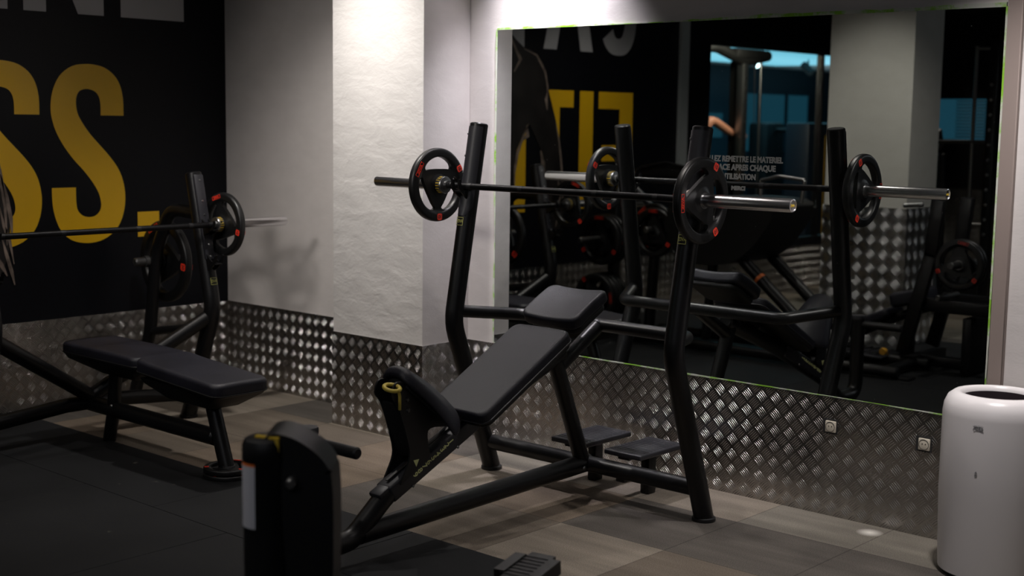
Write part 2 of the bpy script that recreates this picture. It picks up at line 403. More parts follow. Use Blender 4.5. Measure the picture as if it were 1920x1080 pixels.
def text_bm(s, size, depth=.001, sx=1.0, bold=0.0, space=1.0):
    """lettering as mesh: baseline-left at origin, in the XY plane, facing +Z"""
    cu = bpy.data.curves.new('txt', 'FONT'); cu.body = s; cu.size = size; cu.extrude = depth; cu.offset = bold; cu.space_character = space
    o = bpy.data.objects.new('txt', cu); col.objects.link(o)
    dg = bpy.context.evaluated_depsgraph_get(); me = bpy.data.meshes.new_from_object(o.evaluated_get(dg))
    b = bmesh.new(); b.from_mesh(me); bpy.data.objects.remove(o); bpy.data.curves.remove(cu); bpy.data.meshes.remove(me)
    bmesh.ops.scale(b, vec=(sx, 1, 1), verts=b.verts)
    return b
def width(b):
    xs = [v.co.x for v in b.verts]; return min(xs), max(xs)
def frame3(o, x, y):
    x, y = V(x).normalized(), V(y).normalized(); z = x.cross(y)
    m = Matrix((x, y, z)).transposed().to_4x4(); m.translation = V(o); return m

# ---------------------------------------------------------------- camera
cyaw, cpit, crol = R(41.80), R(7.04), R(.779)
F = V((-math.sin(cyaw)*math.cos(cpit), math.cos(cyaw)*math.cos(cpit), -math.sin(cpit)))
Rt = V((math.cos(cyaw), math.sin(cyaw), 0)); U = Rt.cross(F)
R2 = Rt*math.cos(crol)+U*math.sin(crol); U2 = -Rt*math.sin(crol)+U*math.cos(crol)
cd = bpy.data.cameras.new('camera'); cam = bpy.data.objects.new('camera', cd); col.objects.link(cam)
mm = Matrix((R2, U2, -F)).transposed().to_4x4(); mm.translation = V((0, -4.879, 1.580)); cam.matrix_world = mm
cd.sensor_width = 36; cd.lens = 2543.7/1920*36
cd.dof.use_dof = True; cd.dof.focus_distance = 5.5; cd.dof.aperture_fstop = 2.2
cd.clip_start = .05; cd.clip_end = 60
sc.camera = cam

# ---------------------------------------------------------------- the setting
XL = -6.645; HP = .487; CEIL = 2.80
def slab(name, x0, x1, y0, y1, z0, z1, m, kind='structure'):
    b = nb(); box(b, ((x0+x1)/2, (y0+y1)/2, (z0+z1)/2), (x1-x0, y1-y0, z1-z0))
    o = link(name, b, m, smooth=False)
    if kind: o['kind'] = kind
    return o
slab('floor', -12, 3.3, -16, .2, -.12, 0, Mt['carpet'])
# rubber flooring: tiles with fine seams, laid over the carpet's level
b = nb()
ys = [-1.352, -1.855, -2.855, -3.855, -4.64]
for j in range(len(ys)-1):
    x = XL+.002 - (.5 if j % 2 else 0)
    while x < 3.2:
        xa, xb = max(x, XL+.002), min(x+1.0, 3.2)
        if xb-xa > .02: box(b, ((xa+xb)/2, (ys[j]+ys[j+1])/2, .003), (xb-xa-.003, ys[j]-ys[j+1]-.003, .006), bev=.0012, seg=1)
        x += 1.0
o = link('floor_rubber', b, Mt['mats'], smooth=False); o['kind'] = 'structure'
slab('ceiling', XL-.15, 3.3, -9.75, .2, CEIL, CEIL+.1, Mt['dark'])
slab('wall_mirror', XL-.15, 3.3, 0, .15, 0, CEIL, Mt['paint'])
slab('wall_right', 3.2, 3.35, -9.7, 0, 0, CEIL, Mt['paint'])
slab('wall_left', XL-.15, XL, -5.10, 0, 0, CEIL, Mt['black'])
slab('wall_left_above_glass', XL-.15, XL, -9.75, -5.10, 2.30, CEIL, Mt['black'])
slab('wall_left_below_glass', XL-.15, XL, -9.75, -5.10, 0, .43, Mt['black'])
slab('wall_left_end', XL-.15, XL, -9.75, -7.9, .43, 2.30, Mt['black'])
# back wall with a window
slab('wall_back_low', XL, 3.3, -9.75, -9.6, 0, 1.44, Mt['black'])
slab('wall_back_high', XL, 3.3, -9.75, -9.6, 1.88, CEIL, Mt['black'])
slab('wall_back_side', -6.08, 3.3, -9.75, -9.6, 1.44, 1.88, Mt['black'])
w = thing('window_1', None, None, (-6.36, -9.62, 1.44)); w['kind'] = 'structure'
b = nb(); box(b, (0, -.02, .22), (.56, .01, .44)); link('pane', b, Mt['glow'], w, smooth=False)
b = nb()
for i in range(12): box(b, (.11, .02, .03+.035*i), (.33, .02, .004), rot=Matrix.Rotation(R(35), 3, 'X'))
link('blind', b, Mt['blind'], w, smooth=False)
# column beside the mirror
CX0, CX1, CY = -5.313, -4.655, -.321
b = nb(); box(b, ((CX0+CX1)/2, CY/2, CEIL/2), (CX1-CX0, -CY, CEIL), bev=.006, seg=2)
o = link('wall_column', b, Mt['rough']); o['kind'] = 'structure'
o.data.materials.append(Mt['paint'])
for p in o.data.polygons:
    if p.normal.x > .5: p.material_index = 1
# tread plate panels (4 mm sheet standing on the floor)
def panel(name, x0, x1, y0, y1, h, m=None): return slab(name, x0, x1, y0, y1, .0, h, m or Mt['tread'])
panel('trim_1', CX1+.004, 3.19, -.004, 0, HP)
panel('trim_2', XL+.004, CX0, -.004, 0, HP)
panel('trim_3', CX0-.004, CX1+.004, CY-.004, CY, HP)
panel('trim_4', CX1, CX1+.004, CY, -.004, HP)
panel('trim_5', CX0-.004, CX0, CY, -.004, HP)
panel('trim_6', XL, XL+.004, -5.1, -.001, HP)
panel('trim_7', XL, XL+.004, -9.6, -5.1, .42)
panel('trim_8', -6.6, 3.2, -9.6, -9.594, .9)
# pale vertical strip at the end of the printed wall
slab('trim_9', XL, XL+.03, -4.735, -4.62, HP, CEIL, mat('pale_strip', (.42, .45, .45), .5))
# glazed opening to the next room
w = thing('window_2', None, None, (XL-.07, -6.5, .43)); w['kind'] = 'structure'
b = nb()
for (y, z, sy, sz) in ((1.38, .935, .05, 1.87), (-1.38, .935, .05, 1.87), (0, .03, 2.8, .06), (0, 1.85, 2.8, .05), (-.62, .935, .035, 1.87)): box(b, (0, y, z), (.07, sy, sz), bev=.003, seg=1)
link('window_frame', b, Mt['frame2'], w, smooth=False)
b = nb(); box(b, (0, .36, .94), (.008, 1.94, 1.78)); link('pane', b, Mt['glass'], w, smooth=False)
# second room behind the glass
slab('wall_far', -11.15, -11, -16, -3, 0, 2.95, Mt['bluewall'])
slab('wall_far_end', -11, XL-.15, -16.1, -16, 0, 2.95, Mt['bluewall'])
slab('wall_far_near', -11, XL-.15, -3.1, -3, 0, 2.95, Mt['bluewall'])
slab('ceiling.001', -11, XL-.15, -16, -3.1, 2.42, 2.47, Mt['lightceil'])
slab('wall_outer', XL-.15, XL, -16, -9.75, 0, 2.95, Mt['bluewall'])

# reflected free-standing column, coarse tread plate round its foot
b = nb(); box(b, (-4.625, -4.33, CEIL/2), (.65, .46, CEIL), bev=.004, seg=1)
o = link('wall_pillar', b, Mt['colpaint']); o['kind'] = 'structure'
b = nb(); box(b, (-4.625, -4.33, .5), (.662, .472, 1.0)); o = link('trim_10', b, Mt['tread_big'], smooth=False); o['kind'] = 'structure'

# mirror
MX0, MX1, MZ0, MZ1 = -4.474, -1.992, .492, 2.011
mir = thing('wall_mirror_glass', 'large frameless wall mirror above the tread plate, green paint round its edge', 'mirror', ((MX0+MX1)/2, 0, MZ0))
mo = mir.location
b = nb(); box(b, ((MX0+MX1)/2, -.0045, (MZ0+MZ1)/2), (MX1-MX0, .005, MZ1-MZ0)); link('glass', b, Mt['mirror'], mir, mo, smooth=False)
def wobble_strip(bm, p0, p1, wdir, wid, seed, y=-.0085):
    rnd = random.Random(seed); n = 90; p0, p1, wdir = V(p0), V(p1), V(wdir)
    last = None; a1 = wid
    for i in range(n+1):
        c = p0.lerp(p1, i/n); a1 = max(.35*wid, min(1.7*wid, a1+rnd.uniform(-.25, .25)*wid))
        v = [bm.verts.new(c+V((0, y, 0))), bm.verts.new(c+wdir*a1+V((0, y, 0))), bm.verts.new(c+wdir*a1), bm.verts.new(c)]
        if last:
            for k in range(4): bm.faces.new((last[k], last[(k+1) % 4], v[(k+1) % 4], v[k]))
        last = v
b = nb()
wobble_strip(b, (MX0, 0, MZ1-.002), (MX1, 0, MZ1-.002), (0, 0, 1), .010, 1)
wobble_strip(b, (MX0+.002, 0, MZ0), (MX0+.002, 0, MZ1), (-1, 0, 0), .006, 2)
wobble_strip(b, (MX1-.002, 0, MZ0), (MX1-.002, 0, MZ1), (1, 0, 0), .007, 3)
wobble_strip(b, (MX0, 0, MZ0+.002), (MX1, 0, MZ0+.002), (0, 0, -1), .0042, 4)
o = link('paint_line', b, Mt['edge'], mir, mo); o['label'] = 'green and white paint left around the mirror edge'
b = nb(); box(b, (MX1+.038, -.012, (MZ0+MZ1)/2+.01), (.055, .024, MZ1-MZ0+.04), bev=.003, seg=1)
link('edge_strip', b, Mt['brown'], mir, mo)  # taupe strip along the right edge of the mirror
# lettering on the mirror
b = nb()
LC = -3.092
for s, zb, hh, wd in (('VEUILLEZ REMETTRE LE MATERIEL', 1.4215, .0245, .418), ('EN PLACE APRES CHAQUE', 1.3865, .0245, .352), ('UTILISATION', 1.349, .0235, .165), ('MERCI', 1.3035, .0165, .068)):
    t = text_bm(s, hh/.74, .0003, bold=.0017, space=1.0); x0, x1 = width(t); k = wd/(x1-x0)
    bmesh.ops.scale(t, vec=(k, 1, 1), verts=t.verts)
    merge(b, t, frame3((LC-wd/2-x0*k, -.0078, zb), (1, 0, 0), (0, 0, 1)))
link('lettering', b, Mt['mtext'], mir, mo, smooth=False)

# ---------------------------------------------------------------- wall lettering (flat vinyl on the black wall)
XW = XL+.0015
def wall_poly(bm, poly, d=.0012, x=XW): prism(bm, [(x, p[0], p[1]) for p in poly], (d, 0, 0))
def rects(bm, rs, x=XW):
    for (y0, y1, z0, z1) in rs: wall_poly(bm, [(y0, z0), (y1, z0), (y1, z1), (y0, z1)], x=x)
def wl(name, fn, m, label):
    b = nb(); fn(b); ymin = min(v.co.y for v in b.verts); zmin = min(v.co.z for v in b.verts)
    o = link(name, b, m, None, (XW, ymin, zmin), smooth=False); o.location = (XW, ymin, zmin); tag(o, label, 'letter'); return o
S = [(0.439, 1.577), (0.438, 1.67), (0.42, 1.745), (0.383, 1.799), (0.327, 1.835), (0.264, 1.849), (0.206, 1.85), (0.135, 1.837), (0.071, 1.796), (0.031, 1.739), (0.009, 1.675), (0.002, 1.605), (0.011, 1.543), (0.034, 1.479), (0.075, 1.409), (0.128, 1.341), (0.19, 1.276), (0.241, 1.213), (0.276, 1.153), (0.289, 1.095), (0.28, 1.058), (0.253, 1.033), (0.215, 1.026), (0.175, 1.036), (0.147, 1.064), (0.138, 1.107), (0.138, 1.190), (-0.003, 1.190), (-0.002, 1.112), (0.01, 1.041), (0.035, 0.975), (0.077, 0.925), (0.132, 0.896), (0.204, 0.885), (0.277, 0.893), (0.344, 0.923), (0.395, 0.972), (0.426, 1.038), (0.439, 1.111), (0.436, 1.178), (0.419, 1.245), (0.387, 1.305), (0.339, 1.364), (0.283, 1.422), (0.228, 1.48), (0.186, 1.537), (0.159, 1.586), (0.151, 1.636), (0.155, 1.675), (0.172, 1.704), (0.202, 1.716), (0.234, 1.716), (0.268, 1.704), (0.29, 1.676), (0.298, 1.635), (0.298, 1.577)]
def smooth_S(y0):
    corners = {0, 26, 27, 55}
    out = []
    n = len(S)
    for i in range(n):
        p1, p2 = S[i], S[(i+1) % n]
        out.append(p1)
        if i in (26, 55) : continue
        p0, p3 = S[(i-1) % n], S[(i+2) % n]
        if i in (0, 27): p0 = p1
        if (i+1) in (26, 55): p3 = p2
        for k in (1, 2):
            t = k/3
            out.append(tuple(.5*(2*p1[c]+(p2[c]-p0[c])*t+(2*p0[c]-5*p1[c]+4*p2[c]-p3[c])*t*t+(3*p1[c]-p0[c]-3*p2[c]+p3[c])*t**3) for c in (0, 1)))
    return [(p[0]+y0, p[1]) for p in out]
ZB, ZT = .905, 1.812
wl('letter', lambda b: rects(b, [(-3.995, -3.822, ZB, ZT), (-3.822, -3.552, 1.68, ZT), (-3.822, -3.60, 1.27, 1.395)]), Mt['letter_y'], 'yellow letter F on the black wall, first of the lower line')
wl('letter', lambda b: rects(b, [(-3.485, -3.318, ZB, ZT)]), Mt['letter_y'], 'yellow letter I on the black wall, between F and T')
wl('letter', lambda b: rects(b, [(-3.242, -2.755, 1.685, ZT), (-3.078, -2.922, ZB, 1.685)]), Mt['letter_y'], 'yellow letter T on the black wall, partly behind the printed arm')
wl('letter', lambda b: (rects(b, [(-2.695, -2.573, ZB, ZT), (-2.345, -2.222, ZB, ZT)]), wall_poly(b, [(-2.573, 1.812), (-2.573, 1.50), (-2.345, .905), (-2.345, 1.22)])), Mt['letter_y'], 'yellow letter N on the black wall beside the printed torso')
wl('letter', lambda b: rects(b, [(-2.115, -1.96, ZB, ZT), (-1.96, -1.72, 1.69, ZT), (-1.96, -1.72, ZB, 1.03), (-1.96, -1.76, 1.3, 1.42)]), Mt['letter_y'], 'yellow letter E on the black wall behind the printed man')
wl('letter', lambda b: wall_poly(b, smooth_S(-1.630)), Mt['letter_y'], 'yellow letter S cut by the left edge of the photo')
wl('letter', lambda b: wall_poly(b, smooth_S(-1.128)), Mt['letter_y'], 'whole yellow letter S just before the full stop')
wl('letter', lambda b: rects(b, [(-.612, -.472, .902, 1.042)]), Mt['letter_y'], 'yellow full stop square closing the word on the black wall')
WB, WT = 2.112, 2.77
def bowl(b):
    # C: outer superellipse minus inner, open at the right
    o_, i_ = [], []
    for k in range(0, 41):
        a = R(38)+k/40*R(284)
        sx = lambda r: (abs(math.cos(a))**.75)*math.copysign(r, math.cos(a)); sz = lambda r: (abs(math.sin(a))**.9)*math.copysign(r, math.sin(a))
        o_.append((-3.785+sx(.235), 2.435+sz(.335))); i_.append((-3.785+sx(.085), 2.435+sz(.205)))
    wall_poly(b, o_+i_[::-1])
wl('letter', bowl, Mt['letter_w'], 'white letter C opening the upper line, seen in the mirror')
wl('letter', lambda b: (wall_poly(b, [(-3.464, WB), (-3.313, WB), (-3.175, WT), (-3.30, WT)]), wall_poly(b, [(-3.03, WB), (-2.879, WB), (-3.043, WT), (-3.175, WT)]), rects(b, [(-3.30, -3.04, 2.36, 2.48)])), Mt['letter_w'], 'white letter A with two splayed feet, seen in the mirror')
wl('letter', lambda b: rects(b, [(-2.663, -2.505, WB, WT), (-2.505, -2.24, 2.64, WT), (-2.505, -2.27, 2.39, 2.50)]), Mt['letter_w'], 'white letter F above the printed shoulder')
wl('letter', lambda b: rects(b, [(-2.12, -1.96, WB, WT), (-1.96, -1.70, WB, 2.24), (-1.96, -1.70, 2.64, WT), (-1.96, -1.74, 2.39, 2.50)]), Mt['letter_w'], 'white letter E of the upper line above the printed man')
wl('letter', lambda b: rects(b, [(-1.520, -1.350, WB, WT)]), Mt['letter_w'], 'white letter I, its foot in the top left corner of the photo')
wl('letter', lambda b: (rects(b, [(-1.263, -1.136, WB, WT), (-.915, -.797, WB, WT)]), wall_poly(b, [(-1.136, WT), (-1.136, 2.55), (-.951, WB), (-.915, WB), (-.915, 2.36)])), Mt['letter_w'], 'white letter N above the whole yellow S')
wl('letter', lambda b: rects(b, [(-.692, -.545, WB, WT), (-.545, -.285, WB, 2.245), (-.545, -.285, 2.64, WT), (-.545, -.31, 2.39, 2.50)]), Mt['letter_w'], 'white letter E closing the upper line near the corner')
# printed figure of a man seen from behind (flat print on the wall)
def mirr(p): return (-4.525-p[0], p[1])
outer = [(-2.22, 2.62), (-2.34, 2.60), (-2.41, 2.48), (-2.40, 2.34), (-2.498, 2.22), (-2.575, 2.159), (-2.658, 2.11), (-2.741, 2.095), (-2.808, 2.063), (-2.87, 2.011), (-2.908, 1.95), (-2.929, 1.864), (-2.945, 1.797), (-2.982, 1.711), (-3.036, 1.576), (-3.077, 1.444), (-3.113, 1.286), (-3.135, 1.15), (-3.15, 1.0), (-3.14, .86), (-3.09, .74), (-3.02, .70), (-2.97, .78), (-2.95, .95), (-2.918, 1.177), (-2.879, 1.344), (-2.80, 1.46), (-2.722, 1.563), (-2.658, 1.476), (-2.595, 1.368), (-2.565, 1.228), (-2.555, 1.08), (-2.56, .9), (-2.57, .49)]
poly = outer+[mirr(p) for p in reversed(outer[1:])]
pr = thing('printed_figure', 'dark printed bare-backed man on the black wall, over the lettering', 'wall print', (XL, -2.22, .49))
b = nb(); wall_poly(b, poly, x=XL+.004); link('figure_print', b, Mt['skin_print'], pr, pr.location, smooth=False)
def streak(pts, w0):
    b = nb(); n = len(pts); Lp, Rp = [], []
    for i, p in enumerate(pts):
        a, c = pts[max(i-1, 0)], pts[min(i+1, n-1)]; t = V((c[0]-a[0], c[1]-a[1])).normalized(); w = w0*math.sin(PI*(i+.25)/(n-.5))
        Lp.append((p[0]-t.y*w, p[1]+t.x*w)); Rp.append((p[0]+t.y*w, p[1]-t.x*w))
    wall_poly(b, Lp+Rp[::-1], x=XL+.0055); link('highlight', b, Mt['rim_print'], pr, pr.location, smooth=False)
base = [([(-2.66, 2.10), (-2.80, 2.06), (-2.90, 1.94), (-2.93, 1.83), (-2.925, 1.75)], .010), ([(-2.93, 1.80), (-2.915, 1.74), (-2.93, 1.66)], .016),
        ([(-2.722, 1.56), (-2.66, 1.46), (-2.60, 1.34), (-2.572, 1.2), (-2.568, 1.0)], .013), ([(-2.70, 1.55), (-2.71, 1.47), (-2.66, 1.44)], .02),
        ([(-3.03, 1.57), (-3.07, 1.44), (-3.10, 1.29), (-3.125, 1.1), (-3.13, .9)], .011), ([(-2.86, 1.36), (-2.89, 1.27), (-2.91, 1.15)], .02),
        ([(-3.05, 1.2), (-3.09, 1.05), (-3.08, .9), (-3.05, .78)], .012), ([(-2.50, 2.19), (-2.62, 2.02), (-2.55, 1.93)], .018)]
for p_, w_ in base:
    streak(p_, w_)
    if p_[0][1] > 1.5: streak([mirr(q) for q in p_], w_)
for p_, w_ in (([(-1.42, 1.27), (-1.39, 1.15), (-1.37, 1.04), (-1.365, .95)], .012), ([(-1.43, 1.1), (-1.41, 1.0), (-1.38, .92), (-1.36, .8)], .009), ([(-1.42, .93), (-1.40, .85), (-1.375, .76), (-1.36, .69)], .011), ([(-1.46, .86), (-1.43, .80), (-1.40, .74)], .012)): streak(p_, w_)

# ---------------------------------------------------------------- weight plates
def make_plate(name, label, Rad, th, num, group=None, brand='ZIVA', dec=True):
    """tri-grip rubber plate, axis along local X, centred at the origin"""
    t = thing(name, label, 'weight plate', group=group)
    b = nb(); NT = 144
    k = Rad/.1625
    bore = .026; hub = .040*k; m_in = .070*k; m_out = .124*k
    th_rim = th; th_web = th*.52; th_hub = th*.95
    hw = R(50)
    def hole(a):
        best = None
        for c in range(3):
            d = (a-R(90)-c*R(120)+PI) % (2*PI)-PI
            if best is None or abs(d) < abs(best): best = d
        u = abs(best)/hw
        if u >= 1: return None
        s = (1-u**2.6)**.5
        ri = m_in/math.cos(best*.80); ri = min(ri, m_out)
        mid = m_out-.022*k if ri > m_out-.044*k else (ri+m_out)/2
        return mid-(mid-ri)*s, mid+(m_out-mid)*s
    def prof(r):
        """half thickness at radius r"""
        r = r/k
        if r < .036: h = th_hub/2
        elif r < .044: u = (r-.036)/.008; h = (th_hub*(1-u)+th_web*u)/2
        elif r < .116: h = th_web/2
        elif r < .128: u = (r-.116)/.012; u = u*u*(3-2*u); h = (th_web*(1-u)+th_rim*u)/2
        elif r < .150: h = th_rim/2
        else: u = min(1, (r-.150)/.0125); h = th_rim/2*(.35+.65*math.sqrt(max(0, 1-u*u)))
        return h
    vs = {}
    def ringlist(a):
        hl = hole(a); lo = [bore, .032*k, .036*k, .044*k]; hi = [.1275*k, .134*k, .144*k, .150*k, .155*k, .159*k, .1615*k, Rad]
        if hl: mi, mo_ = hl
        else: mi = mo_ = .100*k
        inn = [.044*k+(mi-.044*k)*j/4 for j in range(1, 5)]
        out = [mo_+(.1275*k-mo_)*j/4 for j in range(0, 4)]
        return lo+inn, out+hi, bool(hl)
    grid = []
    for i in range(NT):
        a = 2*PI*i/NT; A, B, h_ = ringlist(a); g = []
        for side in (1, -1):
            ra = [b.verts.new((side*prof(r), r*math.cos(a), r*math.sin(a))) for r in A]
            rb_ = [b.verts.new((side*prof(r), r*math.cos(a), r*math.sin(a))) for r in B]
            g.append((ra, rb_))
        grid.append((g, h_))
    def fac(*v):
        try: b.faces.new(v)
        except ValueError: pass
    for i in range(NT):
        g0, h0 = grid[i]; g1, h1 = grid[(i+1) % NT]
        for s in (0, 1):
            for part in (0, 1):
                r0, r1 = g0[s][part], g1[s][part]
                for j in range(len(r0)-1): fac(r0[j], r1[j], r1[j+1], r0[j+1])
        # hole walls
        fac(g0[0][0][-1], g1[0][0][-1], g1[1][0][-1], g0[1][0][-1]); fac(g0[0][1][0], g1[0][1][0], g1[1][1][0], g0[1][1][0])
        # bore and outer wall
        fac(g0[0][0][0], g0[1][0][0], g1[1][0][0], g1[0][0][0]); fac(g0[0][1][-1], g1[0][1][-1], g1[1][1][-1], g0[1][1][-1])
        # (where no hole exists the two rings coincide: the inner walls there collapse)
    bmesh.ops.remove_doubles(b, verts=b.verts, dist=1e-5)
    # drop degenerate or interior faces between coincident rings
    bad = []
    for f in b.faces:
        if f.calc_area() < 1e-10: bad.append(f); continue
        if abs(f.normal.x) < .3:
            c = f.calc_center_median(); r = math.hypot(c.y, c.z)
            if abs(r-.1*k) < .002*k and hole(math.atan2(c.z, c.y) % (2*PI)) is None: bad.append(f)
    bmesh.ops.delete(b, geom=bad, context='FACES')
    link('disc', b, Mt['rubber'], t, ang=50)
    b = nb(); lathe(b, [(.0255, -th_hub/2-.001), (.031, -th_hub/2-.001), (.031, th_hub/2+.001), (.0255, th_hub/2+.001), (.0255, -th_hub/2-.001)], axis='x', seg=32)
    link('hub_ring', b, Mt['steel'], t)
    if not dec: return t
    # red marks on both faces
    for s in (1, -1):
        x = s*(th_rim/2+.0004); rm = .141*k
        for q, (ang, kind) in enumerate(((30, 'b'), (150, 'n'), (270, 'n'))):
            # the rim over a spoke
            a = R(ang); ctr = V((x, rm*math.cos(a), rm*math.sin(a)))
            tang = V((0, math.sin(a), -math.cos(a)))*s; rad = V((0, math.cos(a), math.sin(a)))
            fr = frame3(ctr, tang, rad) if kind == 'b' else frame3(ctr, tang, rad)
            if kind == 'b':
                W, H = .066*k, .017*k; bb = nb()
                t1 = bmesh.new(); box(t1, (0, 0, .0002), (W, H, .0006), bev=.0002, seg=1)
                inner = nb()
                # frame of a rounded box: four bars, then letters
                tt = bmesh.new(); ww = .0022*k
                for (cx, cy, sx_, sy_) in ((0, H/2, W, ww), (0, -H/2, W, ww), (W/2, 0, ww, H+ww), (-W/2, 0, ww, H+ww)): box(tt, (cx, cy, .0003), (sx_, sy_, .0006))
                merge(bb, tt, fr)
                t2 = text_bm(brand, .0155*k, .0003, sx=1.35, bold=.0006); x0, x1 = width(t2)
                bmesh.ops.translate(t2, vec=(-(x0+x1)/2, -.0055*k, .0003), verts=t2.verts); merge(bb, t2, fr)
                t1.free(); inner.free()
                link('brand_mark', bb, Mt['red'], t, smooth=False)
            else:
                W = .028*k; bb = nb(); tt = bmesh.new(); box(tt, (0, 0, .0002), (W, W*1.05, .0008)); 
                bmesh.ops.bevel(tt, geom=[e for e in tt.edges if abs((e.verts[0].co-e.verts[1].co).z) > .0005], offset=W*.13, segments=2, affect='EDGES')
                merge(bb, tt, fr); o = link('number_mark', bb, Mt['red'], t, smooth=False)
                t2 = text_bm(num, W*.78, .0002, sx=1.0, bold=.0005); x0, x1 = width(t2); ss = min(1, W*.78/(x1-x0)); bmesh.ops.scale(t2, vec=(ss, 1, 1), verts=t2.verts)
                bmesh.ops.translate(t2, vec=(-(x0+x1)*ss/2, -W*.27, .0009), verts=t2.verts); b3 = nb(); merge(b3, t2, fr); link('number', b3, Mt['ink'], o, smooth=False)
    return t
plate10 = make_plate('weight_plate', 'black tri-grip plate with red marks on the right end of the incline bench barbell', .1625, .036, '10', 'ten kilo plates on the barbells')
plate20 = make_plate('weight_plate', 'large black tri-grip plate on the storage peg behind the flat bench, by the corner', .222, .046, '20', 'large plates stored behind the flat bench')
plate5 = make_plate('weight_plate', 'small black plate lying on top round the front foot of the flat bench', .108, .026, '5', 'small plates stacked on the floor')
def place(o, loc, rot, label=None, group=None):
    o.location = loc; o.rotation_euler = rot
    if label: o['label'] = label
    if group: o['group'] = group
    return o

# ---------------------------------------------------------------- barbells
def make_barbell(label):
    t = thing('barbell', label, 'barbell', group='barbells racked on the benches')
    b = nb(); tube(b, [(-.66, 0, 0), (.66, 0, 0)], .0142, seg=20, cap=False); link('shaft', b, Mt['knurl'], t)
    for x in (-.62, -.50, -.20, .20, .50, .62):
        b = nb(); lathe(b, [(.0140, -.012), (.0150, -.012), (.0150, .012), (.0140, .012)], (x, 0, 0), 'x', 24); link('knurl_ring', b, Mt['frame2'], t)
    for s in (-1, 1):
        b = nb(); lathe(b, [(.014, .632), (.020, .632), (.020, .648), (.036, .650), (.038, .654), (.038, .680), (.036, .684), (.026, .684)], (0, 0, 0), 'x', 36, Matrix.Rotation(0 if s > 0 else PI, 4, 'Z'))
        c = link('collar', b, Mt['steel'], t)
        b = nb(); 
        for q in range(10):
            a0 = q*2*PI/10
            vsq = []
            for (aa, xx) in ((a0, .657), (a0+.42, .657), (a0+.42, .678), (a0, .678)): vsq.append((s*xx, .0385*math.cos(aa), .0385*math.sin(aa)))
            f = [b.verts.new(p) for p in vsq]; b.faces.new(f)
        link('print_band', b, Mt['gold'], c, smooth=False)
        b = nb(); lathe(b, [(.025, .680), (.025, 1.094), (.0235, 1.099), (.0205, 1.1), (.0200, 1.097), (.0005, 1.097)], (0, 0, 0), 'x', 40, Matrix.Rotation(0 if s > 0 else PI, 4, 'Z'))
        sl = link('sleeve', b, Mt['chrome'], t)
        b = nb(); tx = text_bm('ZIVA', .012, .0002, bold=.0004); x0, x1 = width(tx); bmesh.ops.translate(tx, vec=(-(x0+x1)/2, -.004, 0), verts=tx.verts)
        merge(b, tx, frame3((s*1.0975, 0, 0), (0, s, 0), (0, 0, 1))); link('end_print', b, Mt['gold'], sl, smooth=False)
    return t
bar1 = make_barbell('barbell racked across the incline bench in front of the mirror, chrome sleeves')
bar2 = copy_tree(bar1)
BA = math.atan2(-.032, 2.2)
BX, BY, BZ = -3.558, -.628, 1.294
bar1.location = (BX, BY, BZ); bar1.rotation_euler = (0, 0, BA)
FX, FYC, FZ = -5.72, -1.405, 1.034
bar2['label'] = 'barbell racked on the flat bench along the black lettered wall'
bar2.location = (FX, FYC, FZ); bar2.rotation_euler = (0, 0, PI/2)
def onbar(d): return (BX+d*math.cos(BA), BY+d*math.sin(BA), BZ-.001)
place(plate10, onbar(.706), (R(152), 0, BA), 'black tri-grip plate nearest the camera, on the right end of the incline bench barbell')
p = copy_tree(plate10); place(p, onbar(-.706), (R(120), 0, BA), 'black tri-grip plate on the left end of the incline bench barbell, before the white column')
p = copy_tree(plate10); place(p, (FX, FYC+.706, FZ-.001), (R(44), 0, PI/2), 'black tri-grip plate on the flat bench barbell, nearest the room corner')
p = copy_tree(plate10); place(p, (FX, FYC-.706, FZ-.001), (R(80), 0, PI/2), 'black tri-grip plate on the outer end of the flat bench barbell, seen in the mirror')

# ---------------------------------------------------------------- incline bench
IL = (-3.53, -.9, 0)
inc = thing('incline_bench', 'black incline press bench with uprights, standing before the mirror', 'weight bench', IL)
def part(name, b, m, parent=None, loc=IL, root=None, ang=38, smooth=True): return link(name, b, m, parent, loc, ang=ang, smooth=smooth)
fr = Mt['frame']
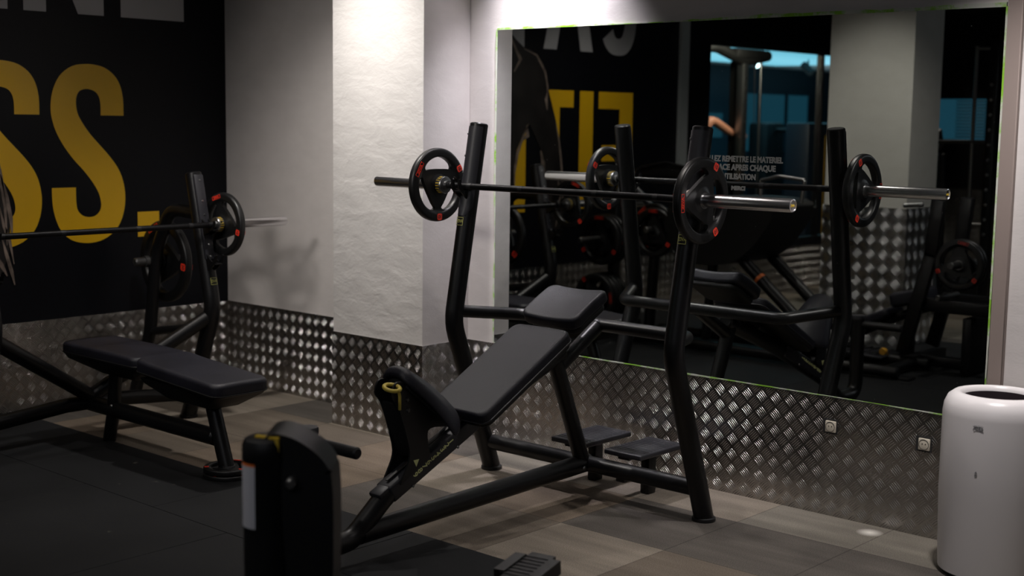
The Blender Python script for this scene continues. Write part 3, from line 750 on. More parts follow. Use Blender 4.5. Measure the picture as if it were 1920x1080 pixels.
# uprights
for s, x in ((1, -2.935), (-1, -4.105)):
    lean = .006*s
    pts = [(x-lean, -.418, .012), (x, -.672, .70), (x+.004, -.522, 1.565)]
    b = nb(); tube(b, pts, .040, [0, .22, 0], seg=28, capr=.12)
    up = part('upright', b, fr, inc)
    b = nb(); lathe(b, [(0, 0), (.047, 0), (.048, .004), (.047, .014), (.041, .018), (.0, .018)], (x-lean, -.418, 0), seg=32); part('foot_cap', b, Mt['frame2'], up)
    d = (V(pts[2])-V(pts[1])).normalized(); rot = V((0, 0, 1)).rotation_difference(d).to_matrix()
    # grooved guard plate down the front with bolts
    def on(zh, off): 
        t_ = (zh-.70)/(1.565-.70); c = V(pts[1]).lerp(V(pts[2]), t_); n_ = V((0, -d.z, d.y)); return c+n_*off
    b = nb(); pl_ = []
    b2 = bmesh.new()
    for i in range(15):
        a = R(-64)+R(128)*i/14
        pass
    b2.free()
    seg = 16; prev = None
    zs = (1.16, 1.20, 1.548)
    n_ = V((0, -d.z, d.y))
    rings = []
    for zz in zs:
        t_ = (zz-.70)/(1.565-.70); c = V(pts[1]).lerp(V(pts[2]), t_); row = []
        w = 1.0 if zz > 1.17 else .45
        for i in range(seg+1):
            a = (-72+144*i/seg)*w; row.append(b.verts.new(c+(n_*math.cos(R(a))+V((1, 0, 0))*math.sin(R(a)))*.0425))
        rings.append(row)
    for r0, r1 in zip(rings, rings[1:]):
        for i in range(seg): b.faces.new((r0[i], r0[i+1], r1[i+1], r1[i]))
    g = part('guard_plate', b, Mt['guard'], up)
    for zz in (1.515, 1.42, 1.345, 1.255):
        b = nb(); c = on(zz, .0425); mt_ = Matrix.Translation(c) @ V((0, 0, 1)).rotation_difference((n_*.75+V((-.66, 0, 0))).normalized()).to_matrix().to_4x4()
        mt_.translation = c-n_*.0425+(n_*.75+V((-.66, 0, 0))).normalized()*.0425
        lathe(b, [(0, .003), (.0035, .003), (.0055, .0015), (.0055, -.001)], seg=14, mtx=mt_); part('bolt', b, Mt['steel'], g)
    # bar hook: side cheeks with a notch the bar lies in
    b = nb()
    for dx in (-.024, .016):
        X = x+dx
        prism(b, [(X, -.575, 1.225), (X, -.60, 1.225), (X, -.668, 1.285), (X, -.668, 1.325), (X, -.655, 1.325), (X, -.648, 1.285), (X, -.628, 1.276), (X, -.605, 1.288), (X, -.595, 1.33), (X, -.575, 1.33)], (.008, 0, 0))
    box(b, (x, -.636, 1.272), (.048, .040, .008), rot=Matrix.Rotation(R(0), 3, 'X'), bev=.002)
    part('bar_hook', b, fr, up)
    # badge
    b = nb(); c = on(1.135, .0412)
    t2 = text_bm('ZIVA', .020, .0003, sx=.8, bold=.0002); x0, x1 = width(t2); bmesh.ops.translate(t2, vec=(-(x0+x1)/2, -.006, 0), verts=t2.verts)
    for (cx, cy, sx_, sy_) in ((0, .017, .036, .002), (0, -.017, .036, .002), (.018, 0, .002, .036), (-.018, 0, .002, .036)): box(t2, (cx, cy, 0), (sx_, sy_, .0006))
    merge(b, t2, frame3(c, (1, 0, 0), d)); part('badge', b, Mt['limedark'], up, smooth=False)
b = nb(); tube(b, [(-4.10, -.640, .748), (-3.955, -.372, .722), (-3.075, -.372, .722), (-2.94, -.640, .748)], .0275, [0, .075, .075, 0], seg=22); part('cross_bar', b, fr, inc)
b = nb(); tube(b, [(-4.10, -.450, .135), (-2.945, -.450, .135)], .034, seg=24, cap=False); part('base_beam', b, fr, inc)
b = nb(); tube(b, [(-3.53, -.43, .135), (-3.53, -1.735, .108)], .039, seg=24, cap=False); part('centre_beam', b, fr, inc)
b = nb(); tube(b, [(-3.53, -.62, .640), (-3.53, -1.10, .455), (-3.53, -1.60, .228), (-3.53, -1.77, .092), (-3.53, -1.968, .088), (-3.53, -1.968, .528)], .038, [0, .3, .3, .12, .09, 0], seg=26); part('seat_rail', b, fr, inc)
b = nb(); lathe(b, [(0, 0), (.034, 0), (.036, .006), (.034, .058), (0, .058)], (-3.53, -1.90, 0), seg=24); part('rubber_foot', b, Mt['frame2'], inc)
b = nb(); tube(b, [(-3.53, -.665, .615), (-3.53, -.470, .15)], .034, seg=22, cap=False); part('strut', b, fr, inc)
b = nb(); tube(b, [(-3.53, -.375, .722), (-3.53, -.66, .560)], .030, seg=22, capr=.1); part('brace', b, fr, inc)
b = nb(); lathe(b, [(.0305, -.004), (.0325, -.004), (.0325, .004), (.0305, .004)], seg=24, mtx=Matrix.Translation(V((-3.53, -.383, .7175))) @ V((0, 0, 1)).rotation_difference(V((0, .87, .49))).to_matrix().to_4x4()); part('end_ring', b, Mt['guard'], inc)
b = nb(); tube(b, [(-3.66, -1.968, .486), (-3.27, -1.968, .488)], .0205, seg=20, capr=.3); part('handle', b, Mt['frame2'], inc)
b = nb(); lathe(b, [(0, .536), (.037, .536), (.040, .530), (.040, .514), (.038, .514)], (-3.53, -1.968, 0), seg=28); part('end_cap', b, Mt['guard'], inc)
# adjuster sleeve on the rail: dark cover with numbers 1 to 9
rd = V((0, .50, .227)).normalized(); rn = V((0, -rd.z, rd.y))
rot = Matrix((V((1, 0, 0)), rd, V((1, 0, 0)).cross(rd))).transposed()
A0, A1 = V((-3.53, -1.14, .437)), V((-3.53, -1.605, .226))
mid = (A0+A1)/2; Ln = (A0-A1).length
up_n = V((1, 0, 0)).cross(rd)
b = nb(); box(b, mid+up_n*.004, (.077, Ln, .068), rot=rot, bev=.010, seg=3); box(b, A1-rd*.012+up_n*.026, (.062, .07, .022), rot=rot, bev=.008); cov = part('adjuster_cover', b, Mt['guard'], inc)
b = nb()
box(b, mid+up_n*.0455-V((.0, 0, 0)), (.014, Ln*.9, .004), rot=rot, bev=.001, seg=1); part('slot', b, Mt['ink'], cov)
for i, ch in enumerate('123456789'):
    c = V((-3.4905, -1.307-.185*i/8, .380-.094*i/8))
    t2 = text_bm(ch, .033, .0005, bold=.0007); x0, x1 = width(t2); bmesh.ops.translate(t2, vec=(-(x0+x1)/2, -.010, 0), verts=t2.verts)
    bb = nb(); merge(bb, t2, frame3(c, -up_n, rd)); part('number', bb, Mt['lime'], cov, smooth=False)
for u in (.30, .80):
    b = nb(); c = A0.lerp(A1, u)+V((.0392, 0, 0))-up_n*.025; lathe(b, [(0, .004), (.004, .004), (.006, 0)], seg=14, mtx=Matrix.Translation(c) @ Matrix.Rotation(PI/2, 4, 'Y')); part('bolt', b, Mt['steel'], cov)
# pads. back pad: top face rises from the seat to the head
bu = V((0, .505, .267)).normalized()
pc = V((-3.53, -1.0, .623))
b = nb(); pad(b, pc, (1, 0, 0), bu, .150, .290, .055, .035, .014, warp=lambda x, y: -.004*x*x); back = part('back_pad', b, Mt['vinyl'], inc, ang=60)
bn_ = V((1, 0, 0)).cross(bu)
b = nb(); pad(b, pc-bn_*.052, (1, 0, 0), bu, .143, .282, .018, .035, .006); part('pad_shell', b, Mt['shell'], back)
def piping(c, ux, uy, a, bq, Rc, h, rad=.0028):
    c, ux, uy = V(c), V(ux).normalized(), V(uy).normalized(); uz = ux.cross(uy); pts = []
    for sx_, sy_, a0 in ((1, 1, 0), (-1, 1, 90), (-1, -1, 180), (1, -1, 270)):
        for k in range(5):
            a_ = R(a0+k*22.5); pts.append(c+ux*(sx_*(a-Rc)+Rc*math.cos(a_))+uy*(sy_*(bq-Rc)+Rc*math.sin(a_))-uz*h)
    pts.append(pts[0]); return pts
b = nb(); tube(b, piping(pc, (1, 0, 0), bu, .1505, .2905, .035, .044), .003, seg=8, cap=False); part('piping', b, Mt['guard'], back)
# head pad, hollowed across
hu = V((0, .20, .104)).normalized(); hc = V((-3.53, -.612, .846))
wp = lambda x, y: .013*x*x-.006*y*y-.004
b = nb(); pad(b, hc, (1, 0, 0), hu, .150, .118, .055, .035, .016, warp=wp); head = part('head_pad', b, Mt['vinyl'], inc, ang=60)
hn_ = V((1, 0, 0)).cross(hu)
b = nb(); pad(b, hc-hn_*.056, (1, 0, 0), hu, .130, .105, .030, .035, .012); part('pad_shell', b, Mt['shell'], head)
b = nb(); box(b, (-3.53, -.80, .635), (.05, .22, .035), rot=rot, bev=.004); part('pad_bracket', b, fr, inc)
# seat: a padded saddle tipped against the back pad
su = V((0, -.245, .178)).normalized(); scn = V((-3.53, -1.405, .612))
sx_axis = V((-1, 0, 0))
b = nb(); pad(b, scn, sx_axis, su, .110, .165, .046, .060, .018, warp=lambda x, y: -.062*x*x-.014*y*y, taper=-.36); seat = part('seat', b, Mt['vinyl'], inc, ang=60)
sn_ = sx_axis.cross(su)
b = nb(); pad(b, scn-sn_*.046, sx_axis, su, .092, .140, .030, .050, .012, warp=lambda x, y: -.030*x*x, taper=-.42); part('seat_shell', b, Mt['shell'], seat)
# seat carriage: two cheek plates down to the rail
b = nb()
prof_ = smoothpoly([(-1.618, .600), (-1.585, .55), (-1.540, .424), (-1.530, .352), (-1.572, .268), (-1.545, .280), (-1.49, .312), (-1.428, .345), (-1.436, .397), (-1.425, .450), (-1.296, .441), (-1.265, .468), (-1.40, .545), (-1.575, .645)], 5)
for dx in (-.048, .040):
    prism(b, [(-3.53+dx, p.x, p.y) for p in [V((q[0], q[1])) for q in prof_]], (.008, 0, 0))
box(b, (-3.53, -1.545, .46), (.09, .012, .22), rot=Matrix.Rotation(R(20), 3, 'X'), bev=.003)
car = part('seat_carriage', b, Mt['frame2'], inc)
for (yy, zz) in ((-1.545, .575), (-1.54, .535), (-1.365, .478)):
    b = nb(); lathe(b, [(0, .006), (.006, .006), (.009, 0)], seg=14, mtx=Matrix.Translation(V((-3.482, yy, zz))) @ Matrix.Rotation(PI/2, 4, 'Y')); part('bolt', b, Mt['darksteel'], car)
b = nb(); prism(b, [(-3.4815, -1.511, .345), (-3.4815, -1.483, .345), (-3.4815, -1.497, .319)], (.0008, 0, 0)); part('pointer_mark', b, Mt['lime'], car, smooth=False)
# yellow release lever
b = nb()
pts = [(-3.478+.026*math.cos(a), -1.622+.030*math.sin(a), .630-.008*math.cos(a)) for a in [2*PI*i/20 for i in range(21)]]
tube(b, pts, .0075, seg=12, cap=False)
tube(b, [(-3.472, -1.598, .622), (-3.472, -1.590, .595), (-3.474, -1.588, .545)], .0055, [0, .02, 0], seg=10)
o = part('release_lever', b, Mt['yellow'], car); o['label'] = 'yellow ring-shaped release lever'
# spotter platforms
for x0, x1, y0, y1 in ((-3.742, -3.545, -.425, -.10), (-3.437, -3.245, -.440, -.118)):
    cx, cy = (x0+x1)/2, (y0+y1)/2
    b = nb(); box(b, (cx, cy, .2), (x1-x0, y1-y0, .022), bev=.006, seg=3)
    for i in range(12): box(b, (cx, y0+.03+(y1-y0-.06)*i/11, .2118), (x1-x0-.03, .006, .003), bev=.001, seg=1)
    sp_ = part('foot_platform', b, Mt['guard'], inc)
    b = nb(); box(b, (cx, cy-.03, .185), (.06, .24, .016), bev=.003); box(b, (cx, cy+.03, .09), (.045, .055, .18), bev=.006); box(b, (cx, (cy+.03-.45)/2, .10), (.045, abs(cy+.03+.45), .03), bev=.004); part('platform_post', b, fr, sp_)
for (x, y, z) in ((-3.492, -.50, .128), (-3.568, -.50, .128)):
    b = nb(); lathe(b, [(0, .006), (.006, .006), (.009, 0)], seg=14, mtx=Matrix.Translation(V((x, y, z))) @ Matrix.Rotation(PI/2 if x > -3.53 else -PI/2, 4, 'Y')); part('bolt', b, Mt['steel'], inc)

# ---------------------------------------------------------------- flat bench
FL = (-5.6, -1.35, 0)
flat = thing('flat_bench', 'black flat press bench with storage pegs, along the black lettered wall', 'weight bench', FL)
def fp(name, b, m, parent=None, ang=38, smooth=True): return link(name, b, m, parent, FL, ang=ang, smooth=smooth)
for s, y in ((1, -.762), (-1, -1.945)):
    pts = [(-5.965, y, .012), (-5.735, y, .60), (-5.893, y, 1.292)]
    b = nb(); tube(b, pts, .041, [0, .26, 0], seg=28, capr=.12); up = fp('upright', b, fr, flat)
    b = nb(); lathe(b, [(0, 0), (.047, 0), (.048, .004), (.047, .014), (.041, .018), (0, .018)], (-5.965, y, 0), seg=32); fp('foot_cap', b, Mt['frame2'], up)
    d = (V(pts[2])-V(pts[1])).normalized(); n_ = V((d.z, 0, -d.x)).normalized()
    def on(zz, off): t_ = (zz-.60)/(1.292-.60); return V(pts[1]).lerp(V(pts[2]), t_)+n_*off
    b = nb(); c = (on(1.275, .032)+on(.845, .032))/2; Lg = (on(1.275, 0)-on(.845, 0)).length
    rt = Matrix((d.cross(n_)*-1, n_*1, d)).transposed()
    if rt.determinant() < 0: rt = Matrix((d.cross(n_), n_, d)).transposed()
    box(b, c, (.056, .026, Lg), rot=rt, bev=.006); g = fp('guard_plate', b, Mt['guard'], up)
    for zz in (1.245, 1.14, 1.07, .98, .92, .86):
        b = nb(); c = on(zz, .046); lathe(b, [(0, .003), (.0035, .003), (.0055, .0)], seg=14, mtx=Matrix.Translation(c) @ V((0, 0, 1)).rotation_difference(n_).to_matrix().to_4x4()); fp('bolt', b, Mt['steel'], g)
    # two hooks: one holding the bar, one lower and empty
    for (hx, hz) in ((FX, FZ), (FX+.012, .862)):
        b = nb(); q = on(hz, .03)
        for dy in (-.024, .016):
            Y = y+dy
            prism(b, [(q.x, Y, hz-.075), (q.x+.05, Y, hz-.05), (hx+.026, Y, hz-.020), (hx+.040, Y, hz+.018), (hx+.030, Y, hz+.022), (hx+.019, Y, hz-.004), (hx, Y, hz-.0155), (hx-.02, Y, hz-.004), (q.x, Y, hz+.03)], (0, .008, 0))
        box(b, ((q.x+hx)/2+.01, y, hz-.026), (hx-q.x+.03, .046, .009), bev=.002); fp('bar_hook', b, fr, up)
    b = nb(); c = on(.735, .0418); t2 = text_bm('ZIVA', .020, .0003, sx=.8, bold=.0002); x0, x1 = width(t2); bmesh.ops.translate(t2, vec=(-(x0+x1)/2, -.006, 0), verts=t2.verts)
    for (cx, cy, sx_, sy_) in ((0, .017, .036, .002), (0, -.017, .036, .002), (.018, 0, .002, .036), (-.018, 0, .002, .036)): box(t2, (cx, cy, 0), (sx_, sy_, .0006))
    merge(b, t2, frame3(c, (0, 1, 0), d)); fp('badge', b, Mt['limedark'], up, smooth=False)
    # rear arch carrying the storage peg
    b = nb(); tube(b, [(-5.85, y, 1.085), (-6.10, y, 1.095), (-6.235, y, .86), (-6.31, y, .42), (-6.49, y, .012)], .034, [0, .13, .3, .3, 0], seg=24); arch = fp('rear_arch', b, fr, flat)
    b = nb(); lathe(b, [(0, 0), (.041, 0), (.041, .014), (.035, .017), (0, .017)], (-6.49, y, 0), seg=28); fp('foot_cap', b, Mt['frame2'], arch)
    b = nb(); tube(b, [(-6.27, y-.115*s if s > 0 else y+.115, .805), (-6.27, y+.22*s, .805)], .0235, seg=22, capr=.3)
    lathe(b, [(.024, -.012), (.031, -.012), (.031, .012), (.024, .012)], (-6.27, y-.045*s, .805), 'y', 24)
    lathe(b, [(.024, -.006), (.040, -.006), (.040, .006), (.024, .006)], (-6.27, y+.048*s, .805), 'y', 24)
    fp('storage_peg', b, Mt['darksteel'], arch)
    # diagonal and base legs to the centre
    b = nb(); tube(b, [(-5.76, y-.01*s, .56), (-5.94, -1.35, .20)], .036, seg=22, cap=False); fp('diagonal_brace', b, fr, flat)
    b = nb(); tube(b, [(-5.96, y, .125), (-5.965, -1.35-(-.12*s), .165), (-5.96, -1.35, .165)], .036, [0, .1, 0], seg=22, cap=False); fp('base_leg', b, fr, flat)
    b = nb(); tube(b, [(-6.30, y, .42), (-5.80, y, .50)], .022, seg=18, cap=False); fp('side_tie', b, fr, flat)
    px_ = plate20 if s > 0 else copy_tree(plate20)
    place(px_, (-6.27, y+.080*s, .799), (R(35 if s > 0 else 70), 0, PI/2), None if s > 0 else 'large black plate on the outer storage peg of the flat bench, seen in the mirror')
b = nb(); tube(b, [(-6.02, -1.35, .165), (-4.90, -1.35, .165)], .039, seg=24); fp('centre_beam', b, fr, flat)
b = nb(); tube(b, [(-4.968, -1.35, .41), (-4.822, -1.35, .02)], .034, seg=24, capr=.15); fp('front_leg', b, fr, flat)
b = nb(); tube(b, [(-5.70, -1.35, .42), (-5.735, -1.35, .16), (-5.78, -1.35, .0)], .032, [0, .2, 0], seg=22, capr=.15); pl2 = fp('middle_leg', b, fr, flat)
b = nb(); lathe(b, [(0, .005), (.007, .005), (.010, 0)], seg=14, mtx=Matrix.Translation(V((-5.70, -1.385, .19))) @ Matrix.Rotation(PI/2, 4, 'X')); fp('bolt', b, Mt['steel'], pl2)
PZ = .490
b = nb(); pad(b, (-5.645, -1.345, PZ), (1, 0, 0), (0, 1, 0), .325, .150, .062, .045, .018, warp=lambda x, y: -.006*x*x*(x > 0)-.003*y*y, taper=.0); p1 = fp('head_pad', b, Mt['vinyl'], flat, ang=60)
tl = V((math.cos(R(3.6)), 0, -math.sin(R(3.6))))
b = nb(); pad(b, (-5.005, -1.355, PZ-.022), tl, (0, 1, 0), .312, .150, .068, .05, .020, warp=lambda x, y: .006*math.exp(-((x+1)/.25)**2)-.003*y*y); p2 = fp('seat_pad', b, Mt['vinyl'], flat, ang=60)
b = nb(); tube(b, piping((-5.005, -1.355, PZ-.024), tl, (0, 1, 0), .3125, .1505, .05, .054), .003, seg=8, cap=False); fp('piping', b, Mt['shell'], p2)
b = nb(); tube(b, piping((-5.645, -1.345, PZ), (1, 0, 0), (0, 1, 0), .3255, .1505, .045, .050), .003, seg=8, cap=False); fp('piping', b, Mt['shell'], p1)
# moulded underside shells (tapering tray)
def tray(bm, x0, x1, y, zt, zb, w0, w1, endtap):
    pr_ = []
    for (xx, zz, ww) in ((x0, zt, w0), (x0+.02, zt-.022, w0*.96), (x0+endtap[0], zb, w1), (x1-endtap[1], zb, w1), (x1-.03, zt-.03, w0*.95), (x1, zt, w0)): pr_.append((xx, zz, ww))
    rows = [[bm.verts.new((xx, y-ww, zz)), bm.verts.new((xx, y-ww*.9, zz-.004)), bm.verts.new((xx, y+ww*.9, zz-.004)), bm.verts.new((xx, y+ww, zz))] for xx, zz, ww in pr_]
    for a_, c_ in zip(rows, rows[1:]):
        for i in range(3): bm.faces.new((a_[i], a_[i+1], c_[i+1], c_[i]))
    n = len(rows)
    bm.faces.new([r_[0] for r_ in rows]); bm.faces.new([r_[3] for r_ in rows][::-1])
    bm.faces.new((rows[0][0], rows[0][3], rows[0][2], rows[0][1])); bm.faces.new([rows[0][0]]+[rows[-1][0]]+[rows[-1][3]]+[rows[0][3]])
    return bm
b = nb(); tray(b, -5.94, -5.33, -1.345, PZ-.058, PZ-.135, .140, .07, (.22, .12)); fp('pad_shell', b, Mt['shell'], p1, ang=25)
b = nb(); tray(b, -5.28, -4.71, -1.352, PZ-.088, PZ-.175, .140, .08, (.14, .13)); fp('pad_shell', b, Mt['shell'], p2, ang=25)
place(plate5, (-4.821, -1.35, .040), (R(0), -PI/2, 0), 'small black plate on top of the pair round the front foot of the flat bench')
p = copy_tree(plate5); place(p, (-4.821, -1.35, .0135), (0, -PI/2, R(50)), 'small black plate at the bottom of the pair round the flat bench front foot')

# ---------------------------------------------------------------- white bin
BLc = V((-1.846, -.235, 0)); BR, BH = .188, .655
bn = thing('waste_bin', 'tall round white waste bin at the right, before the end of the mirror', 'waste bin', BLc)
b = nb(); lathe(b, [(.172, .018), (.178, .018), (BR-.006, .10), (BR, .30), (BR, BH-.075), (BR-.004, BH-.045), (BR-.016, BH-.018), (BR-.036, BH-.003), (BR-.052, BH), (BR-.060, BH-.004), (BR-.066, BH-.016), (BR-.070, BH-.05)], seg=72)
link('body', b, Mt['bin'], bn)
b = nb(); lathe(b, [(0, .05), (BR-.055, .05), (BR-.055, BH-.03), (BR-.061, BH-.018), (BR-.068, BH-.020), (BR-.072, BH-.06), (BR-.074, .06), (0, .06)], seg=60); link('liner', b, Mt['bininside'], bn)
b = nb(); lathe(b, [(0, 0), (.165, 0), (.168, .004), (.168, .02), (0, .02)], seg=60); link('base_ring', b, Mt['frame2'], bn)
cdv = (V((0, -4.879, 0))-V((BLc.x, BLc.y, 0))).normalized(); tang = V((-cdv.y, cdv.x, 0))
def onbin(aoff, z, r=BR): 
    a = math.atan2(cdv.y, cdv.x)+aoff; n_ = V((math.cos(a), math.sin(a), 0)); return n_*(r+.0006)+V((0, 0, z)), n_, V((-math.sin(a), math.cos(a), 0))
c, n_, tg = onbin(R(-19), .553); t2 = text_bm('TORK', .0135, .0003, bold=.0005); x0, x1 = width(t2); bmesh.ops.translate(t2, vec=(-(x0+x1)/2, 0, 0), verts=t2.verts)
for (cx, cy, sx_, sy_) in ((0, .0125, .030, .0012), (0, -.003, .030, .0012)): box(t2, (cx, cy, 0), (sx_, sy_, .0005))
b = nb(); merge(b, t2, frame3(c, tg, (0, 0, 1))); link('logo', b, Mt['greyprint'], bn, smooth=False)
c, n_, tg = onbin(R(-19), .395); t2 = bmesh.new(); prism(t2, [(0, .011, 0), (-.005, .003, 0), (.005, .003, 0)], (0, 0, .0005)); box(t2, (0, -.003, 0), (.008, .008, .0005)); b = nb(); merge(b, t2, frame3(c, tg, (0, 0, 1))); link('icon', b, Mt['greyprint'], bn, smooth=False)
b = nb(); tube(b, [(-.03, -.05, BH-.03), (.02, -.06, BH-.028), (.07, -.03, BH-.03), (.03, .02, BH-.032)], .002, .01, seg=8); link('liner_wire', b, Mt['steel'], bn)

# ---------------------------------------------------------------- sockets
def socket(x, y, z, label, nrm=(0, -1)):
    t = thing('wall_socket', label, 'socket', (x, y, z), group=None)
    if nrm == (1, 0): t.rotation_euler = (0, 0, PI/2)
    b = nb(); box(b, (0, -.001, 0), (.064, .003, .060)); link('recess', b, Mt['sockdark'], t, smooth=False)
    b = nb(); box(b, (.004, -.006, 0), (.046, .010, .046), bev=.003); 
    fpl = link('face_plate', b, Mt['socket'], t)
    b = nb(); lathe(b, [(.019, -.0115), (.0195, -.0125), (.0205, -.0115)], (.004, 0, 0), 'y', 30)
    lathe(b, [(0, -.0118), (.0022, -.0118), (.0022, -.0112)], (-.002, 0, .002), 'y', 12); lathe(b, [(0, -.0118), (.0022, -.0118), (.0022, -.0112)], (.011, 0, .002), 'y', 12)
    for q in b.verts: pass
    link('contacts', b, Mt['sockdark'], fpl)
    return t
# lathe along y puts heights on +y: flip to the room side
def socket_fix(t):
    for c in t.children:
        for g in c.children:
            for v in g.data.vertices: v.co.y = v.co.y if v.co.y < 0 else -v.co.y
for x, z, l in ((-2.62, .370, 'cream wall socket in the tread plate, the one farther from the bin'), (-2.22, .365, 'cream wall socket in the tread plate, the one right beside the bin')): socket_fix(socket(x, -.004, z, l))
socket_fix(socket(-5.372, -.004, .452, 'small cream socket at the top of the tread plate, tucked beside the white column'))

# ---------------------------------------------------------------- foreground machine
FG = V((-2.60, -2.86, 0)); yaw = R(41.8)
fg = thing('machine_tower', 'blurred black machine post in the foreground with a white label and yellow stripe', 'exercise machine', FG, (0, 0, yaw))
H = .83
b = nb()
pr_ = [V((.012, .760)), V((-.004, .800))]+smoothpoly([(.002, .817), (.018, .827), (.040, .829), (.073, .820), (.105, .802), (.135, .779), (.157, .750), (.167, .72), (.171, .6), (.166, .3), (.165, .03)], 4, closed=False)+[V((.062, .03)), V((.062, .70)), V((.050, .752))]
prism(b, [(p.x, -.07, p.y) for p in pr_], (0, .15, 0))
bmesh.ops.bevel(b, geom=[e for e in b.edges if abs(e.verts[0].co.y-e.verts[1].co.y) < 1e-6], offset=.018, segments=3, affect='EDGES')
body = link('body', b, Mt['frame2'], fg, ang=60)
b = nb(); box(b, (.04, .035, .40), (.12, .06, .74), bev=.01); link('inner_panel', b, Mt['shell'], fg)
b = nb(); lathe(b, [(.052, 0), (.056, .55), (.056, .757), (.058, .760), (.058, .797), (.053, .811), (.04, .817), (0, .819)], (.004, -.035, 0), seg=36); pc_ = link('round_post', b, Mt['frame2'], fg)
def curved(b, z0, z1, a0, a1, r_=.0575, cx=.004, cy=-.035):
    n = 10; last = None
    for i in range(n+1):
        a = R(a0+(a1-a0)*i/n); v = [b.verts.new((cx+r_*math.cos(a), cy+r_*math.sin(a), z)) for z in (z0, z1)]
        if last: b.faces.new((last[0], v[0], v[1], last[1]))
        last = v
b = nb(); curved(b, .600, .752, 196, 252); o = link('label', b, Mt['label'], pc_); o['label'] = 'white paper warning label'
b = nb(); curved(b, .752, .768, 196, 252); o = link('label_header', b, Mt['orange'], pc_); o['label'] = 'orange header of the label'
b = nb(); box(b, (.012, -.062, .8195), (.066, .011, .006), rot=Matrix.Rotation(R(-25), 3, 'Z'), bev=.001); box(b, (.038, -.0775, .803), (.010, .004, .030), bev=.001); o = link('stripe', b, Mt['gold'], pc_); o['label'] = 'yellow stripe on top'
b = nb(); lathe(b, [(0, -.104), (.010, -.104), (.014, -.098), (.014, -.07)], (.073, 0, .715), 'y', 20)
for v in b.verts: v.co.y = v.co.y if v.co.y < 0 else -v.co.y
link('bolt', b, Mt['steel'], body)
b = nb(); box(b, (.06, 0, .02), (.32, .30, .04), bev=.01); link('base', b, Mt['frame2'], fg)
# ribbed pedal low in the foreground
pdl = thing('foot_pedal', 'ribbed black foot pedal at the bottom edge of the photo', 'pedal', (-2.49, -2.01, 0), (0, 0, R(12)))
b = nb(); box(b, (0, 0, .285), (.15, .20, .028), rot=Matrix.Rotation(R(6), 3, 'X'), bev=.0)
bmesh.ops.bevel(b, geom=[e for e in b.edges if abs(e.verts[0].co.z-e.verts[1].co.z) > .02], offset=.035, segments=6, affect='EDGES')
for i in range(7): box(b, (0, -.066+.022*i, .2995+.0023*(i-3)), (.11, .008, .005), rot=Matrix.Rotation(R(6), 3, 'X'), bev=.001, seg=1)
link('tread', b, Mt['frame2'], pdl)
b = nb(); tube(b, [(0, -.02, .275), (0, -.05, .10), (0, -.09, .02)], .02, [0, .05, 0], seg=16); box(b, (0, -.09, .012), (.12, .2, .024), bev=.006); link('pedal_arm', b, Mt['frame'], pdl)

# ---------------------------------------------------------------- things seen only in the mirror
def pt(th, name, b, m, parent=None, ang=38, smooth=True): return link(name, b, m, parent or th, th.location, ang=ang, smooth=smooth)
# weight tree by the black wall
wt = thing('weight_tree', 'plate tree loaded with black plates by the black wall, seen in the mirror', 'weight rack', (-6.28, -3.30, 0))
b = nb(); box(b, (-6.28, -3.32, .55), (.07, .07, 1.06), bev=.008); pt(wt, 'post', b, fr)
b = nb(); box(b, (-6.28, -3.32, .03), (.5, .10, .06), bev=.01); box(b, (-6.28, -3.32, .03), (.10, .6, .06), bev=.01); pt(wt, 'base', b, fr)
for z, ysd in ((.71, 1), (.27, 1), (.95, -1)):
    b = nb(); tube(b, [(-6.28, -3.32, z), (-6.28, -3.32+.42*ysd, z)], .022, seg=18); pt(wt, 'peg', b, Mt['steel'])
def putplate(src, loc, rot, label, group): p_ = copy_tree(src); place(p_, loc, rot, label, group); return p_
G1 = 'plates stored on the plate tree'
for i, dy in enumerate((.07, .12, .17)): putplate(plate20, (-6.28, -3.32+dy, .70), (R(25*i+10), 0, PI/2), ('black plate on the upper peg of the plate tree, innermost', 'black plate on the upper peg of the plate tree, middle one', 'black plate on the upper peg of the plate tree, outermost')[i], G1).scale = (1, .86, .86)
for i, dy in enumerate((.07, .12, .17, .22)): putplate(plate20, (-6.28, -3.32+dy, .264), (R(35*i+40), 0, PI/2), ('black plate on the lower peg of the plate tree, innermost', 'black plate on the lower peg of the plate tree, second from the post', 'black plate on the lower peg of the plate tree, third from the post', 'black plate on the lower peg of the plate tree, outermost')[i], G1).scale = (1, .84, .84)
# leg press sled machine
lp = thing('leg_press', 'large black plate-loaded leg press with a big rounded carriage, seen in the mirror', 'exercise machine', (-4.9, -3.2, 0))
cp = smoothpoly([(-5.54, 1.02), (-5.1, 1.08), (-4.70, 1.06), (-4.69, .98), (-4.77, .85), (-4.87, .73), (-5.04, .63), (-5.35, .62), (-5.52, .76)], 6)
b = nb(); prism(b, [(p_.x, -3.50, p_.y) for p_ in cp], (0, .55, 0)); bmesh.ops.bevel(b, geom=[e for e in b.edges if abs(e.verts[0].co.y-e.verts[1].co.y) < 1e-6], offset=.05, segments=4, affect='EDGES'); pt(lp, 'carriage', b, Mt['shell'], ang=60)
b = nb()
for dy in (-.25, .12): tube(b, [(-5.16, -3.2+dy, .80), (-4.50, -3.2+dy, .25), (-4.30, -3.2+dy, .06)], .040, [0, .1, 0], seg=20)
pt(lp, 'rail', b, fr)
b = nb(); lathe(b, [(.0405, -.012), (.0415, -.012), (.0415, .012), (.0405, .012)], seg=20, mtx=Matrix.Translation(V((-4.845, -3.08, .537))) @ V((0, 0, 1)).rotation_difference(V((.77, 0, -.64))).to_matrix().to_4x4()); o = pt(lp, 'sticker', b, Mt['orange']); o['label'] = 'orange band round the rail'
b = nb()
for dy in (-.20, .25): tube(b, [(-5.9, -3.2+dy, .05), (-3.75, -3.2+dy, .05)], .035, seg=18)
